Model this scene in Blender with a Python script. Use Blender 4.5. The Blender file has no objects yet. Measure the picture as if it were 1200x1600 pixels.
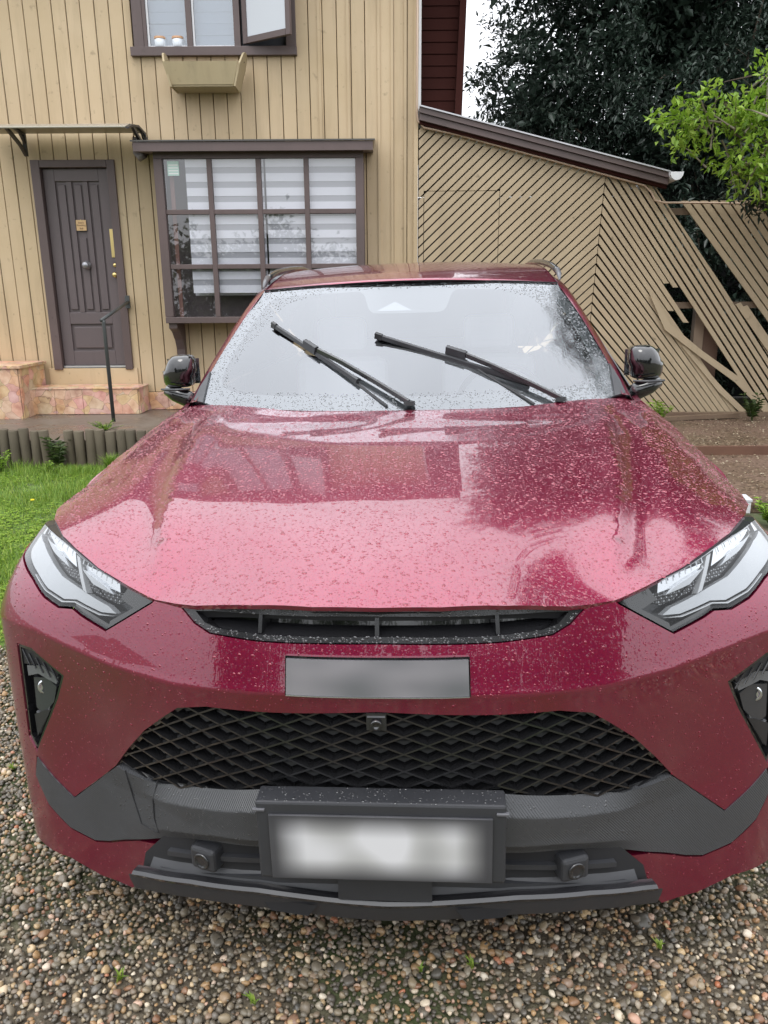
import bpy, bmesh, math, random
import numpy as np
from mathutils import Vector, Matrix, Euler
from mathutils.geometry import delaunay_2d_cdt
random.seed(7); RNG=np.random.default_rng(7)
R=math.radians
SC=bpy.context.scene; COL=SC.collection

# ------------------------------------------------------------------ camera
PITCH=R(15.7); ROLL=R(-.37)
cam_d=bpy.data.cameras.new('camera'); cam=bpy.data.objects.new('camera',cam_d); COL.objects.link(cam)
SC.camera=cam
f_=Vector((0,math.cos(PITCH),-math.sin(PITCH))); r_=Vector((1,0,0)); u_=r_.cross(f_)
rr=math.cos(ROLL)*r_+math.sin(ROLL)*u_; uu=-math.sin(ROLL)*r_+math.cos(ROLL)*u_
mm=Matrix((rr,uu,-f_)).transposed().to_4x4(); mm.translation=Vector((0,0,1.52)); cam.matrix_world=mm
cam_d.sensor_fit='VERTICAL'; cam_d.sensor_height=24.0; cam_d.lens=24.0*1202/1600
cam_d.clip_start=.05; cam_d.clip_end=500

# ------------------------------------------------------------------ sky, light, exposure
world=bpy.data.worlds.new("World"); SC.world=world; world.use_nodes=True
wt=world.node_tree; wt.nodes.clear()
SUN_EL,SUN_ROT=R(62),R(205)
wo=wt.nodes.new('ShaderNodeOutputWorld'); bg=wt.nodes.new('ShaderNodeBackground')
sky=wt.nodes.new('ShaderNodeTexSky'); sky.sky_type='NISHITA'; sky.sun_disc=False
sky.sun_elevation=SUN_EL; sky.sun_rotation=SUN_ROT; sky.dust_density=3; sky.air_density=1.0
tc=wt.nodes.new('ShaderNodeTexCoord'); sp=wt.nodes.new('ShaderNodeSeparateXYZ'); wt.links.new(tc.outputs['Generated'],sp.inputs[0])
mr=wt.nodes.new('ShaderNodeMapRange'); wt.links.new(sp.outputs['Z'],mr.inputs[0])      # overcast sky: zenith three times the horizon
mr.inputs[1].default_value=0; mr.inputs[2].default_value=1; mr.inputs[3].default_value=13.0; mr.inputs[4].default_value=34.0
nz=wt.nodes.new('ShaderNodeTexNoise'); nz.inputs['Scale'].default_value=2.2; nz.inputs['Detail'].default_value=5
wt.links.new(tc.outputs['Generated'],nz.inputs['Vector'])
mn=wt.nodes.new('ShaderNodeMapRange'); wt.links.new(nz.outputs['Fac'],mn.inputs[0]); mn.inputs[1].default_value=.3; mn.inputs[2].default_value=.7
mn.inputs[3].default_value=.88; mn.inputs[4].default_value=1.1
mu=wt.nodes.new('ShaderNodeMath'); mu.operation='MULTIPLY'; wt.links.new(mr.outputs[0],mu.inputs[0]); wt.links.new(mn.outputs[0],mu.inputs[1])
cm=wt.nodes.new('ShaderNodeVectorMath'); cm.operation='SCALE'; cm.inputs[0].default_value=(.965,.985,1.03); wt.links.new(mu.outputs[0],cm.inputs['Scale'])
mx=wt.nodes.new('ShaderNodeMixRGB'); mx.inputs[0].default_value=.9
wt.links.new(sky.outputs[0],mx.inputs[1]); wt.links.new(cm.outputs[0],mx.inputs[2])
wt.links.new(mx.outputs[0],bg.inputs[0]); bg.inputs[1].default_value=.1; wt.links.new(bg.outputs[0],wo.inputs[0])
sl=bpy.data.lights.new('sun','SUN'); sl.energy=.9; sl.angle=R(25); sl.color=(1,.97,.92)
sun=bpy.data.objects.new('sun',sl); COL.objects.link(sun)
sd=Vector((math.cos(SUN_EL)*math.sin(SUN_ROT),math.cos(SUN_EL)*math.cos(SUN_ROT),math.sin(SUN_EL)))
sun.rotation_euler=sd.to_track_quat('Z','Y').to_euler()
SC.view_settings.view_transform='Standard'; SC.view_settings.look='None'; SC.view_settings.exposure=0; SC.view_settings.gamma=1
SC.view_settings.use_curve_mapping=False
SC.cycles.max_bounces=8; SC.cycles.transparent_max_bounces=12; SC.cycles.caustics_reflective=False; SC.cycles.caustics_refractive=False

# ------------------------------------------------------------------ helpers: materials
def mat(name,col=(.5,.5,.5),rough=.5,metal=0,coat=0,coatr=.03,spec=.5,ior=1.5,trans=0,alpha=1):
    m=bpy.data.materials.new(name); m.use_nodes=True; b=m.node_tree.nodes['Principled BSDF']
    b.inputs['Base Color'].default_value=(*col,1); b.inputs['Roughness'].default_value=rough; b.inputs['Metallic'].default_value=metal
    b.inputs['Coat Weight'].default_value=coat; b.inputs['Coat Roughness'].default_value=coatr
    b.inputs['Specular IOR Level'].default_value=spec; b.inputs['IOR'].default_value=ior
    b.inputs['Transmission Weight'].default_value=trans; b.inputs['Alpha'].default_value=alpha
    return m
def nd(m,t,**k):
    n=m.node_tree.nodes.new(t)
    for a,v in k.items():
        if a.startswith('i_'):
            n.inputs[int(a[2:]) if a[2:].isdigit() else a[2:].replace('_',' ')].default_value=v
        else: setattr(n,a,v)
    return n
def lk(m,a,b): m.node_tree.links.new(a,b)
def bsdf(m): return m.node_tree.nodes['Principled BSDF']
def coords(m,scale=(1,1,1),rot=(0,0,0),kind='Object'):
    t=nd(m,'ShaderNodeTexCoord'); p=nd(m,'ShaderNodeMapping'); p.inputs['Scale'].default_value=scale; p.inputs['Rotation'].default_value=rot
    lk(m,t.outputs[kind],p.inputs[0]); return p.outputs[0]
def geopos(m,scale=(1,1,1),rot=(0,0,0)):
    t=nd(m,'ShaderNodeNewGeometry'); p=nd(m,'ShaderNodeMapping'); p.inputs['Scale'].default_value=scale; p.inputs['Rotation'].default_value=rot
    lk(m,t.outputs['Position'],p.inputs[0]); return p.outputs[0]
def ramp(m,fac,stops):
    r=nd(m,'ShaderNodeValToRGB'); e=r.color_ramp.elements
    while len(e)>1: e.remove(e[-1])
    e[0].position=stops[0][0]; e[0].color=(*stops[0][1],1)
    for p,c in stops[1:]:
        x=e.new(p); x.color=(*c,1)
    lk(m,fac,r.inputs[0]); return r.outputs[0]
def noise(m,vec,scale,detail=4,rough=.55,dist=0):
    n=nd(m,'ShaderNodeTexNoise'); n.inputs['Scale'].default_value=scale; n.inputs['Detail'].default_value=detail; n.inputs['Roughness'].default_value=rough
    n.inputs['Distortion'].default_value=dist
    lk(m,vec,n.inputs['Vector']); return n.outputs['Fac']
def mixc(m,f,a,b,mode='MIX'):
    x=nd(m,'ShaderNodeMixRGB'); x.blend_type=mode
    for i,v in ((0,f),(1,a),(2,b)):
        if isinstance(v,(int,float)): x.inputs[i].default_value=v
        elif isinstance(v,tuple): x.inputs[i].default_value=(*v,1)
        else: lk(m,v,x.inputs[i])
    return x.outputs[0]
def mth(m,op,a,b=0.,c=None):
    x=nd(m,'ShaderNodeMath'); x.operation=op
    for i,v in enumerate((a,b,c)):
        if v is None: continue
        if isinstance(v,(int,float)): x.inputs[i].default_value=v
        else: lk(m,v,x.inputs[i])
    return x.outputs[0]
def bump(m,h,strength=.3,dist=.01,target=None,inp='Normal'):
    b=nd(m,'ShaderNodeBump'); b.inputs['Strength'].default_value=strength; b.inputs['Distance'].default_value=dist
    lk(m,h,b.inputs['Height']); lk(m,b.outputs[0],(target or bsdf(m)).inputs[inp]); return b
def rnd_island(m):
    return nd(m,'ShaderNodeNewGeometry').outputs['Random Per Island']
def rnd_obj(m): return nd(m,'ShaderNodeObjectInfo').outputs['Random']

# ------------------------------------------------------------------ helpers: objects
def tag(o,label=None,cat=None,group=None,kind=None):
    if label: o['label']=label
    if cat: o['category']=cat
    if group: o['group']=group
    if kind: o['kind']=kind
    return o
def empty(name,loc=(0,0,0),rot=(0,0,0),**k):
    o=bpy.data.objects.new(name,None); COL.objects.link(o); o.location=loc; o.rotation_euler=rot; o.empty_display_size=.1
    return tag(o,**k)
def link(name,me,m=None,parent=None,smooth=False,**k):
    if m is not None and len(me.materials)==0: me.materials.append(m)
    if smooth: me.shade_smooth()
    o=bpy.data.objects.new(name,me); COL.objects.link(o)
    if parent is not None:
        o.parent=parent
        if parent.type=='MESH' or parent.parent is not None:      # vertices are given in the thing's own space
            pass
    return tag(o,**k)
def npmesh(name,V,Fc,smooth=False):
    """V (n,3) array, Fc (m,k) int array of equal-size faces"""
    me=bpy.data.meshes.new(name); V=np.asarray(V,np.float32); Fc=np.asarray(Fc,np.int32); k=Fc.shape[1]
    me.vertices.add(len(V)); me.vertices.foreach_set('co',V.ravel())
    me.loops.add(Fc.size); me.loops.foreach_set('vertex_index',Fc.ravel())
    me.polygons.add(len(Fc)); me.polygons.foreach_set('loop_start',np.arange(0,Fc.size,k,dtype=np.int32))
    try: me.polygons.foreach_set('loop_total',np.full(len(Fc),k,np.int32))
    except Exception: pass
    me.update(calc_edges=True)
    if smooth: me.shade_smooth()
    return me
class MB:
    def __init__(s): s.v=[]; s.f=[]
    def add(s,vs,fs):
        n=len(s.v); s.v+= [tuple(v) for v in vs]; s.f+=[tuple(i+n for i in f) for f in fs]; return s
    def box(s,a,b,bev=0,M=None):
        x0,y0,z0=a; x1,y1,z1=b
        if bev<=0:
            vs=[(x0,y0,z0),(x1,y0,z0),(x1,y1,z0),(x0,y1,z0),(x0,y0,z1),(x1,y0,z1),(x1,y1,z1),(x0,y1,z1)]
            fs=[(0,3,2,1),(4,5,6,7),(0,1,5,4),(1,2,6,5),(2,3,7,6),(3,0,4,7)]
        else:
            bm=bmesh.new(); bmesh.ops.create_cube(bm,size=1)
            for v in bm.verts: v.co=Vector((x0+(v.co.x+.5)*(x1-x0),y0+(v.co.y+.5)*(y1-y0),z0+(v.co.z+.5)*(z1-z0)))
            bmesh.ops.bevel(bm,geom=bm.edges[:],offset=bev,segments=2,affect='EDGES',profile=.5)
            vs=[tuple(v.co) for v in bm.verts]; bm.verts.index_update(); fs=[[v.index for v in f.verts] for f in bm.faces]; bm.free()
        if M is not None: vs=[tuple(M@Vector(v)) for v in vs]
        return s.add(vs,fs)
    def tube(s,pts,r,n=8,caps=True):
        pts=[Vector(p) for p in pts]; rs=r if isinstance(r,(list,tuple)) else [r]*len(pts); vs=[]; up=Vector((0,0,1))
        for i,p in enumerate(pts):
            d=(pts[min(i+1,len(pts)-1)]-pts[max(i-1,0)]).normalized()
            a=d.cross(up if abs(d.z)<.95 else Vector((1,0,0))).normalized(); b=a.cross(d)
            vs+=[p+(a*math.cos(2*math.pi*k/n)+b*math.sin(2*math.pi*k/n))*rs[i] for k in range(n)]
        fs=[(i*n+k,i*n+(k+1)%n,(i+1)*n+(k+1)%n,(i+1)*n+k) for i in range(len(pts)-1) for k in range(n)]
        if caps: fs+=[tuple(range(n-1,-1,-1)),tuple((len(pts)-1)*n+k for k in range(n))]
        return s.add(vs,fs)
    def prism(s,poly,y0,y1,ax='y'):
        """polygon in (x,z) extruded along y (ax='y'); (y,z) along x; (x,y) along z"""
        n=len(poly)
        def P(p,t): return {'y':(p[0],t,p[1]),'x':(t,p[0],p[1]),'z':(p[0],p[1],t)}[ax]
        vs=[P(p,y0) for p in poly]+[P(p,y1) for p in poly]
        fs=[tuple(range(n)),tuple(range(2*n-1,n-1,-1))]+[(i,i+n,(i+1)%n+n,(i+1)%n) for i in range(n)]
        return s.add(vs,fs)
    def lathe(s,prof,n=24,M=None):
        vs=[]; 
        for r,h in prof: vs+=[(r*math.cos(2*math.pi*k/n),r*math.sin(2*math.pi*k/n),h) for k in range(n)]
        if M is not None: vs=[tuple(M@Vector(v)) for v in vs]
        fs=[(i*n+k,i*n+(k+1)%n,(i+1)*n+(k+1)%n,(i+1)*n+k) for i in range(len(prof)-1) for k in range(n)]
        return s.add(vs,fs)
    def mesh(s,name):
        me=bpy.data.meshes.new(name); me.from_pydata(s.v,[],s.f); me.update()
        bm=bmesh.new(); bm.from_mesh(me); bmesh.ops.recalc_face_normals(bm,faces=bm.faces); bm.to_mesh(me); bm.free()
        return me
    def build(s,name,m,parent=None,smooth=False,**k):
        return link(name,s.mesh(name),m,parent,smooth,**k)
def autosmooth(o,ang=35):
    me=o.data; me.shade_smooth()
    me.set_sharp_from_angle(angle=R(ang)); return o
def clip_convex(poly,A,B,keep_left=True):
    """keep the side left of the line A->B"""
    out=[]; n=len(poly)
    def sd(p): return (B[0]-A[0])*(p[1]-A[1])-(B[1]-A[1])*(p[0]-A[0])
    for i in range(n):
        p,q=poly[i],poly[(i+1)%n]; a,b=sd(p),sd(q)
        if not keep_left: a,b=-a,-b
        if a>=0: out.append(p)
        if (a>=0)!=(b>=0):
            t=a/(a-b); out.append((p[0]+(q[0]-p[0])*t,p[1]+(q[1]-p[1])*t))
    return out
def clip_poly(poly,region):
    n=len(region)
    for i in range(n):
        poly=clip_convex(poly,region[i],region[(i+1)%n])
        if len(poly)<3: return []
    return poly
def area(p): return abs(sum(p[i][0]*p[(i+1)%len(p)][1]-p[(i+1)%len(p)][0]*p[i][1] for i in range(len(p))))/2

# ------------------------------------------------------------------ materials of the place
def wood_paint(name,c1,c2,rough=.55,grain=(2,2,14),dirt=.5,wear=None):
    m=mat(name,c1,rough); v=geopos(m); vg=geopos(m,scale=(40,40,2.2))
    n1=noise(m,v,1.6,5); n2=noise(m,vg,1.0,3); n3=noise(m,v,14,4)
    ro=rnd_obj(m)
    c=mixc(m,ramp(m,n1,[(.35,(0,0,0)),(.7,(1,1,1))]),c1,c2)
    c=mixc(m,mth(m,'MULTIPLY',ro,.35),c,tuple(x*.80 for x in c1))
    sp=ramp(m,n3,[(.25,(1,1,1)),(.36,(0,0,0))])
    c=mixc(m,mth(m,'MULTIPLY',sp,dirt),c,tuple(x*.45 for x in c1))
    st_=ramp(m,noise(m,geopos(m,scale=(5,5,.55)),1.0,5,.65),[(.50,(0,0,0)),(.72,(.45,.45,.45))]); c=mixc(m,st_,c,tuple(x*.62 for x in c1))
    if wear: c=mixc(m,ramp(m,noise(m,v,23,6,.7),[(.66,(0,0,0)),(.70,(1,1,1))]),c,wear)
    lk(m,c,bsdf(m).inputs['Base Color'])
    h=mth(m,'ADD',mth(m,'MULTIPLY',n2,.6),mth(m,'MULTIPLY',n3,.4)); bump(m,h,.35,.004)
    return m
M_TAN=wood_paint('tan_paint',(.50,.38,.228),(.56,.435,.28),.6)
M_TAN2=wood_paint('tan_slat_paint',(.46,.365,.24),(.40,.31,.20),.65,dirt=.8)
M_BRN=wood_paint('brown_paint',(.125,.088,.084),(.09,.066,.062),.45,dirt=.4)
M_DOOR=wood_paint('door_paint',(.128,.102,.104),(.110,.088,.090),.42,dirt=.2)
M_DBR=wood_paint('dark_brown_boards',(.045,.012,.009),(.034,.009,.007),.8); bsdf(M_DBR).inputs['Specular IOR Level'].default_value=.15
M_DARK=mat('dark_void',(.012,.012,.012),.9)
M_WHITE=mat('white_plastic',(.75,.76,.78),.4)
M_BLACK=mat('black_iron',(.02,.02,.022),.45)
M_BRASS=mat('brass',(.75,.58,.25),.28,metal=1)
M_STEEL=mat('grey_metal',(.33,.33,.35),.4,metal=.8)

# ------------------------------------------------------------------ house
WY=9.0
house=empty('house',(0,WY,0),label='tan house of painted vertical boards with dark brown door and bay window',cat='house')
def H(mb,name,m,parent=None,**k):
    """builds in world coordinates, parented under the house"""
    o=mb.build(name,m,None,**k); o.parent=parent or house; o.matrix_parent_inverse=Matrix.Translation((0,-WY,0)); return o
def Hs(mb,name,m,part,**k):
    o=mb.build(name,m,None,**k); o.parent=part; o.matrix_parent_inverse=Matrix.Identity(4); return o
H(MB().box((-7.2,9.17,.3),(.38,13.5,5.25)),'wall',M_DARK)
# openings: x0,x1,z0,z1
OPEN=[(-3.775,-2.90,.70,2.94),(-2.58,-.895,3.95,5.5)]
pitch=.1465; x=-7.2; k=0
while x<.36:
    x1=min(x+pitch,.385); w0,w1=x+.0024,x1-.0024; zlo=.46; zhi=5.3
    segs=[(w0,w1,zlo,zhi)]
    for a,b,c,d in OPEN:
        ns=[]
        for p0,p1,s0,s1 in segs:
            if p1<=a or p0>=b or s1<=c or s0>=d: ns.append((p0,p1,s0,s1)); continue
            if c>s0: ns.append((p0,p1,s0,c))
            if d<s1: ns.append((p0,p1,d,s1))
            if p0<a-.012: ns.append((p0,a,c,min(d,s1)))
            if p1>b+.012: ns.append((b,p1,c,min(d,s1)))
        segs=ns
    yj=random.uniform(-.003,.003)
    for w0,w1,s0,s1 in segs:
        if s1-s0<.05: continue
        if s1<.75: s0=s0+.0
        mb=MB(); z=s0
        # rounded board: slightly bevelled long edges
        p=[(w0,0.0),(w0+.004,-.012),(w1-.004,-.012),(w1,0.0)]
        mb.add([(a,9.04+b+yj,z) for a,b in p]+[(a,9.04+b+yj,s1) for a,b in p],[(0,1,5,4),(1,2,6,5),(2,3,7,6),(0,3,2,1),(4,5,6,7)])
        H(mb,'board',M_TAN)
    k+=1; x=x1
# narrow double battens on the right half
for bx in (-.66,-.36,-.04,.10,.24):
    H(MB().box((bx,9.012,3.05 if bx<-.1 else .46),(bx+.028,9.027,5.3)),'batten',M_TAN)
H(MB().box((.345,9.0,1.3),(.39,9.03,5.3)),'corner_board',M_TAN)
H(MB().box((.39,9.03,3.30),(.42,9.06,5.3)),'corner_trim',M_WHITE)
# plain panel under the door
H(MB().box((-3.86,9.012,.47),(-2.84,9.026,.735),.002),'apron_board',M_TAN)
# gable eave seen from below: dark boards
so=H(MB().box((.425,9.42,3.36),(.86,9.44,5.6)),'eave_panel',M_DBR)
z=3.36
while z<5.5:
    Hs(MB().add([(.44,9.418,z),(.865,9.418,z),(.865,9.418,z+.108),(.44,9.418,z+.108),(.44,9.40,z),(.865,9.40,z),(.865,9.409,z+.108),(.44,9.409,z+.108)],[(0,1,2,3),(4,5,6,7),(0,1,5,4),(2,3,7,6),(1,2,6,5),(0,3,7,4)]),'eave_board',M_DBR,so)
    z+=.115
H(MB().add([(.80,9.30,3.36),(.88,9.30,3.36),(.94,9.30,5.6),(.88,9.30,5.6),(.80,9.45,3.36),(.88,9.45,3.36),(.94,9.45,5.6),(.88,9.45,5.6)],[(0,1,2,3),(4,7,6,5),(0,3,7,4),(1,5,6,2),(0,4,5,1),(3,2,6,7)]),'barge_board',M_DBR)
# main roof (out of frame above, seen in the paint's reflections)
H(MB().prism([(8.65,5.32),(8.65,5.42),(11.2,6.3),(13.9,5.42),(13.9,5.32)],-7.4,.85,'x'),'roof',M_DBR)

# --- door
Dx0,Dx1,Dz0,Dz1=-3.79,-2.885,.735,2.95
door=H(MB().box((Dx0+.10,9.085,.76),(Dx1-.085,9.12,2.88)),'door',M_DOOR)
def D(mb,name,m,**k): return Hs(mb,name,m,door,**k)
frm=MB(); frm.box((Dx0,8.995,.72),(Dx0+.095,9.10,Dz1),.004); frm.box((Dx1-.085,8.995,.72),(Dx1,9.10,Dz1),.004); frm.box((Dx0+.097,8.995,Dz1-.075),(Dx1-.087,9.10,Dz1-.001),.004)
D(frm,'door_frame',M_BRN)
lx0,lx1=Dx0+.10,Dx1-.087
def rail(x0,x1,z0,z1): D(MB().box((x0,9.06,z0),(x1,9.084,z1),.005),'door_rail',M_DOOR)
lw=lx1-lx0
cols=[lx0+.12,lx0+.12+.125,lx0+.30,lx0+.42,lx0+.475,lx0+.60]
rail(lx0,cols[0],.765,2.87); rail(cols[1],cols[2],1.36,2.74); rail(cols[3],cols[4],1.36,2.74); rail(cols[5],lx1,.765,2.87)
rail(cols[0],cols[5],2.742,2.87); rail(cols[0],cols[5],1.23,1.358); rail(cols[0],cols[5],.765,.93)
for a,b in ((cols[0],cols[1]),(cols[2],cols[3]),(cols[4],cols[5])):
    z0=1.36
    mbp=MB().box((a+.022,9.066,z0+.03),(b-.022,9.084,2.71 if a!=cols[2] else 1.36+.80),.006)
    D(mbp,'door_panel',M_DOOR)
    if a==cols[2]: D(MB().box((a+.022,9.066,2.24),(b-.022,9.084,2.71),.006),'door_panel',M_DOOR)
D(MB().box((cols[0]+.03,9.066,.96),(cols[5]-.03,9.084,1.20),.008),'door_panel',M_DOOR)
D(MB().box((lx0,9.03,.742),(lx1,9.10,.762)),'threshold',mat('threshold_metal',(.6,.6,.6),.35,metal=.6))
KM=lambda x,y,z: Matrix.Translation((x,y,z))@Matrix.Rotation(R(90),4,'X')
D(MB().lathe([(0,0),(.045,0),(.045,.012),(.018,.02),(.018,.045),(.036,.05),(.038,.062),(.028,.075),(0,.078)],20,KM(-3.31,9.06,1.87)),'knocker',M_STEEL,smooth=True)
D(MB().box((-3.022,9.050,1.95),(-2.978,9.059,2.25),.003),'push_plate',M_BRASS)
D(MB().lathe([(0,0),(.022,0),(.022,.008),(.012,.014),(0,.015)],16,KM(-2.998,9.06,1.87)),'deadbolt',M_BRASS,smooth=True)
D(MB().lathe([(0,0),(.03,0),(.03,.006),(.012,.01),(.012,.035),(.028,.045),(.028,.06),(.015,.07),(0,.07)],18,KM(-2.995,9.06,1.765)),'door_knob',M_BRASS,smooth=True)
# paper note (flat print)
def text_obj(s,size,loc,m,parent,name='lettering',rot=(R(90),0,0)):
    c=bpy.data.curves.new(name,'FONT'); c.body=s; c.size=size; c.align_x='CENTER'; c.extrude=.0006; c.resolution_u=2
    t=bpy.data.objects.new('tmp',c); COL.objects.link(t); bpy.context.view_layer.update()
    me=bpy.data.meshes.new_from_object(t.evaluated_get(bpy.context.evaluated_depsgraph_get())); bpy.data.objects.remove(t)
    me.transform(Matrix.Translation(loc)@Euler(rot).to_matrix().to_4x4()); me.materials.clear()
    o=link(name,me,m); o.parent=parent; return o
m_note=mat('note_paper',(.62,.42,.22),.8)
note=empty('paper_note',(-3.325,9.045,2.29),label='small tan handwritten note taped at the middle of the brown door',cat='note')
o=MB().box((-.055,0,-.055),(.055,.004,.055)).build('paper',m_note,note)
m_ink=mat('ink',(.12,.05,.03),.8)
for s,zz in (("Don't",.018),("Knocking",-.008),("Bell",-.042)):
    t=text_obj(s,.026,(0,-.0015,zz),m_ink,note)
MB().box((-.006,-.004,.048),(.006,0,.058)).build('pin',M_BRASS,note)

# --- upper window
uw=H(MB().box((-2.60,8.975,3.935),(-.875,9.05,4.02),.004).box((-2.56,8.99,4.022),(-2.455,9.06,5.4),.004).box((-.985,8.99,4.022),(-.88,9.06,5.4),.004),'upper_window',M_BRN)
def U(mb,name,m,**k): return Hs(mb,name,m,uw,**k)
m_pane=mat('window_glass',(.10,.115,.13),.04,spec=.8,coat=1,coatr=.02)
def fresnel2(m,ior):
    fr=nd(m,'ShaderNodeFresnel'); g=nd(m,'ShaderNodeNewGeometry')          # same reflectance from both sides of a thin sheet
    lk(m,mth(m,'MULTIPLY_ADD',g.outputs['Backfacing'],1/ior-ior,ior),fr.inputs[0]); return fr
def glassmat(name,tint=(.9,.93,.95),refl=.35,rough=.02):
    m=bpy.data.materials.new(name); m.use_nodes=True; t=m.node_tree; t.nodes.remove(bsdf(m)); o=t.nodes['Material Output']
    a=nd(m,'ShaderNodeBsdfTransparent'); a.inputs[0].default_value=(*tint,1); g=nd(m,'ShaderNodeBsdfGlossy'); g.inputs['Roughness'].default_value=rough
    g.inputs[0].default_value=(1,1,1,1)
    fr=fresnel2(m,1.52); f=mth(m,'ADD',mth(m,'MULTIPLY',fr.outputs[0],1.8),refl); f=mth(m,'MINIMUM',f,1.)
    s=nd(m,'ShaderNodeMixShader'); lk(m,f,s.inputs[0]); lk(m,a.outputs[0],s.inputs[1]); lk(m,g.outputs[0],s.inputs[2]); lk(m,s.outputs[0],o.inputs[0])
    return m
M_GLASS=glassmat('clear_glass',refl=.06)
M_FROST=mat('frosted_glass',(.50,.53,.57),.25,coat=.6)
for a,b in ((-2.455,-2.42),(-2.01,-1.95),(-1.52,-1.455)):
    U(MB().box((a,8.995,4.022),(b,9.05,5.4),.003),'mullion',M_BRN)
m_blindU=mat('grey_curtain',(.33,.36,.42),.8)
for a,b in ((-2.418,-2.012),(-1.948,-1.522)):
    U(MB().box((a,9.03,4.024),(b,9.034,5.4)),'pane',M_GLASS)
    U(MB().box((a-.0,9.016,4.022),(a+.02,9.028,5.4)).box((a+.0202,9.016,4.022),(b,9.028,4.036)),'putty',M_WHITE)
    zz=4.04
    while zz<5.3:
        U(MB().box((a,9.075+.01*random.random(),zz),(b,9.09,zz+.105)),'curtain_fold',m_blindU); zz+=.108
U(MB().box((-1.453,9.07,4.022),(-.99,9.08,5.4)),'dark_opening',mat('dim_room',(.05,.055,.065),.8))
# open casement, hinged at the left, swung outward
ca=MB(); W=.61
ca.box((0,0,0),(.055,.035,1.3),.003); ca.box((W-.055,0,0),(W,.035,1.3),.003); ca.box((.057,0,0),(W-.057,.035,.06),.003)
cs=ca.build('casement',M_BRN,None); cs.parent=uw; cs.matrix_parent_inverse=Matrix.Translation((-1.43,8.99,4.04))@Matrix.Rotation(R(-31),4,'Z')
g=MB().box((.055,.012,.06),(W-.055,.018,1.3)).build('casement_pane',M_FROST,None); g.parent=uw; g.matrix_parent_inverse=cs.matrix_parent_inverse
# jars on the sill inside
for jx,lab in ((-2.30,'small white jar with orange lid on the upper window sill, left one'),(-2.115,'small white jar with orange lid on the upper window sill, right one')):
    j=empty('jar',(jx,9.052,4.024),label=lab,cat='jar',group='jars on the upper window sill')
    MB().lathe([(0,0),(.055,0),(.06,.01),(.06,.075),(.052,.08)],16).build('jar_body',mat('jar_white',(.7,.75,.8),.4),j,smooth=True)
    MB().lathe([(.052,.08),(.062,.081),(.062,.10),(0,.102)],16).build('lid',mat('jar_lid',(.65,.38,.22),.5),j)
# --- bay window
BY=8.62
bay=H(MB().box((-2.36,BY,1.245),(-.215,9.02,1.31),.004),'bay_window',M_BRN)
def B(mb,name,m,**k): return Hs(mb,name,m,bay,**k)
B(MB().box((-2.36,BY,1.312),(-2.27,BY+.09,2.895),.004),'corner_post',M_BRN); B(MB().box((-.275,BY,1.312),(-.19,BY+.09,2.895),.004),'corner_post',M_BRN)
B(MB().box((-2.36,8.94,1.312),(-2.27,9.02,2.895),.004),'corner_post',M_BRN); B(MB().box((-.275,8.94,1.312),(-.19,9.02,2.895),.004),'corner_post',M_BRN)
B(MB().box((-2.36,BY+.01,2.897),(-.19,BY+.08,2.96)),'head_board',M_BRN)
vx=[-1.79,-1.28,-.785]
for v in vx: B(MB().box((v-.026,BY+.015,1.312),(v+.026,BY+.07,2.895),.004),'mullion',M_BRN)
xs=[-2.27]+[q for v in vx for q in (v-.026,v+.026)]+[-.275]
for zz in (1.832,2.38):
    for i in range(0,8,2): B(MB().box((xs[i],BY+.018,zz-.024),(xs[i+1],BY+.067,zz+.024),.004),'glazing_bar',M_BRN)
zs=[(1.312,1.808),(1.856,2.356),(2.404,2.895)]
m_bayglass=glassmat('bay_glass',(.90,.91,.93),.07,.015)
for i in range(0,8,2):
    for z0,z1 in zs:
        B(MB().add([(xs[i]-.004,BY+.04,z0-.004),(xs[i+1]+.004,BY+.04,z0-.004),(xs[i+1]+.004,BY+.04,z1+.004),(xs[i]-.004,BY+.04,z1+.004)],[(0,1,2,3)]),'pane',m_bayglass)
for sx in (-2.33,-.235): B(MB().box((sx,BY+.092,1.31),(sx+.005,8.938,2.896)),'side_pane',m_bayglass)
m_bl=mat('blind_white',(.80,.80,.85),.7); m_bg=mat('blind_grey',(.40,.40,.43),.7)
zz=1.56; i=0
while zz<2.86:
    h=.082 if i%2==0 else .058
    for (a,b) in ((-2.05,-1.235),(-1.215,-.26)):
        B(MB().box((a,BY+.075+.005*(i%2),zz),(b,BY+.0795+.005*(i%2),zz+h-.001)),'blind_band',m_bl if i%2==0 else m_bg)
    zz+=h; i+=1
B(MB().box((-2.05,BY+.16,1.535),(-1.235,BY+.185,1.559)),'blind_rail',m_bl); B(MB().box((-1.215,BY+.16,1.535),(-.26,BY+.185,1.559)),'blind_rail',m_bl)
B(MB().box((-2.36,8.95,1.25),(-.2,9.0,2.95)),'room_back',mat('room_dark',(.12,.10,.10),.9))
B(MB().box((-2.23,BY+.12,1.31),(-2.19,BY+.14,2.88)),'curtain_cord',mat('curtain_rose',(.25,.13,.11),.8))
m_stk=mat('sticker_white',(.55,.72,.66),.5)
st=B(MB().box((-2.225,BY+.033,2.735),(-2.105,BY+.037,2.875)),'sticker',m_stk)
for q in range(4): B(MB().box((-2.215,BY+.031,2.75+.027*q),(-2.115,BY+.0325,2.762+.027*q)),'sticker_line',mat('sticker_pale',(.85,.88,.86),.5))
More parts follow.
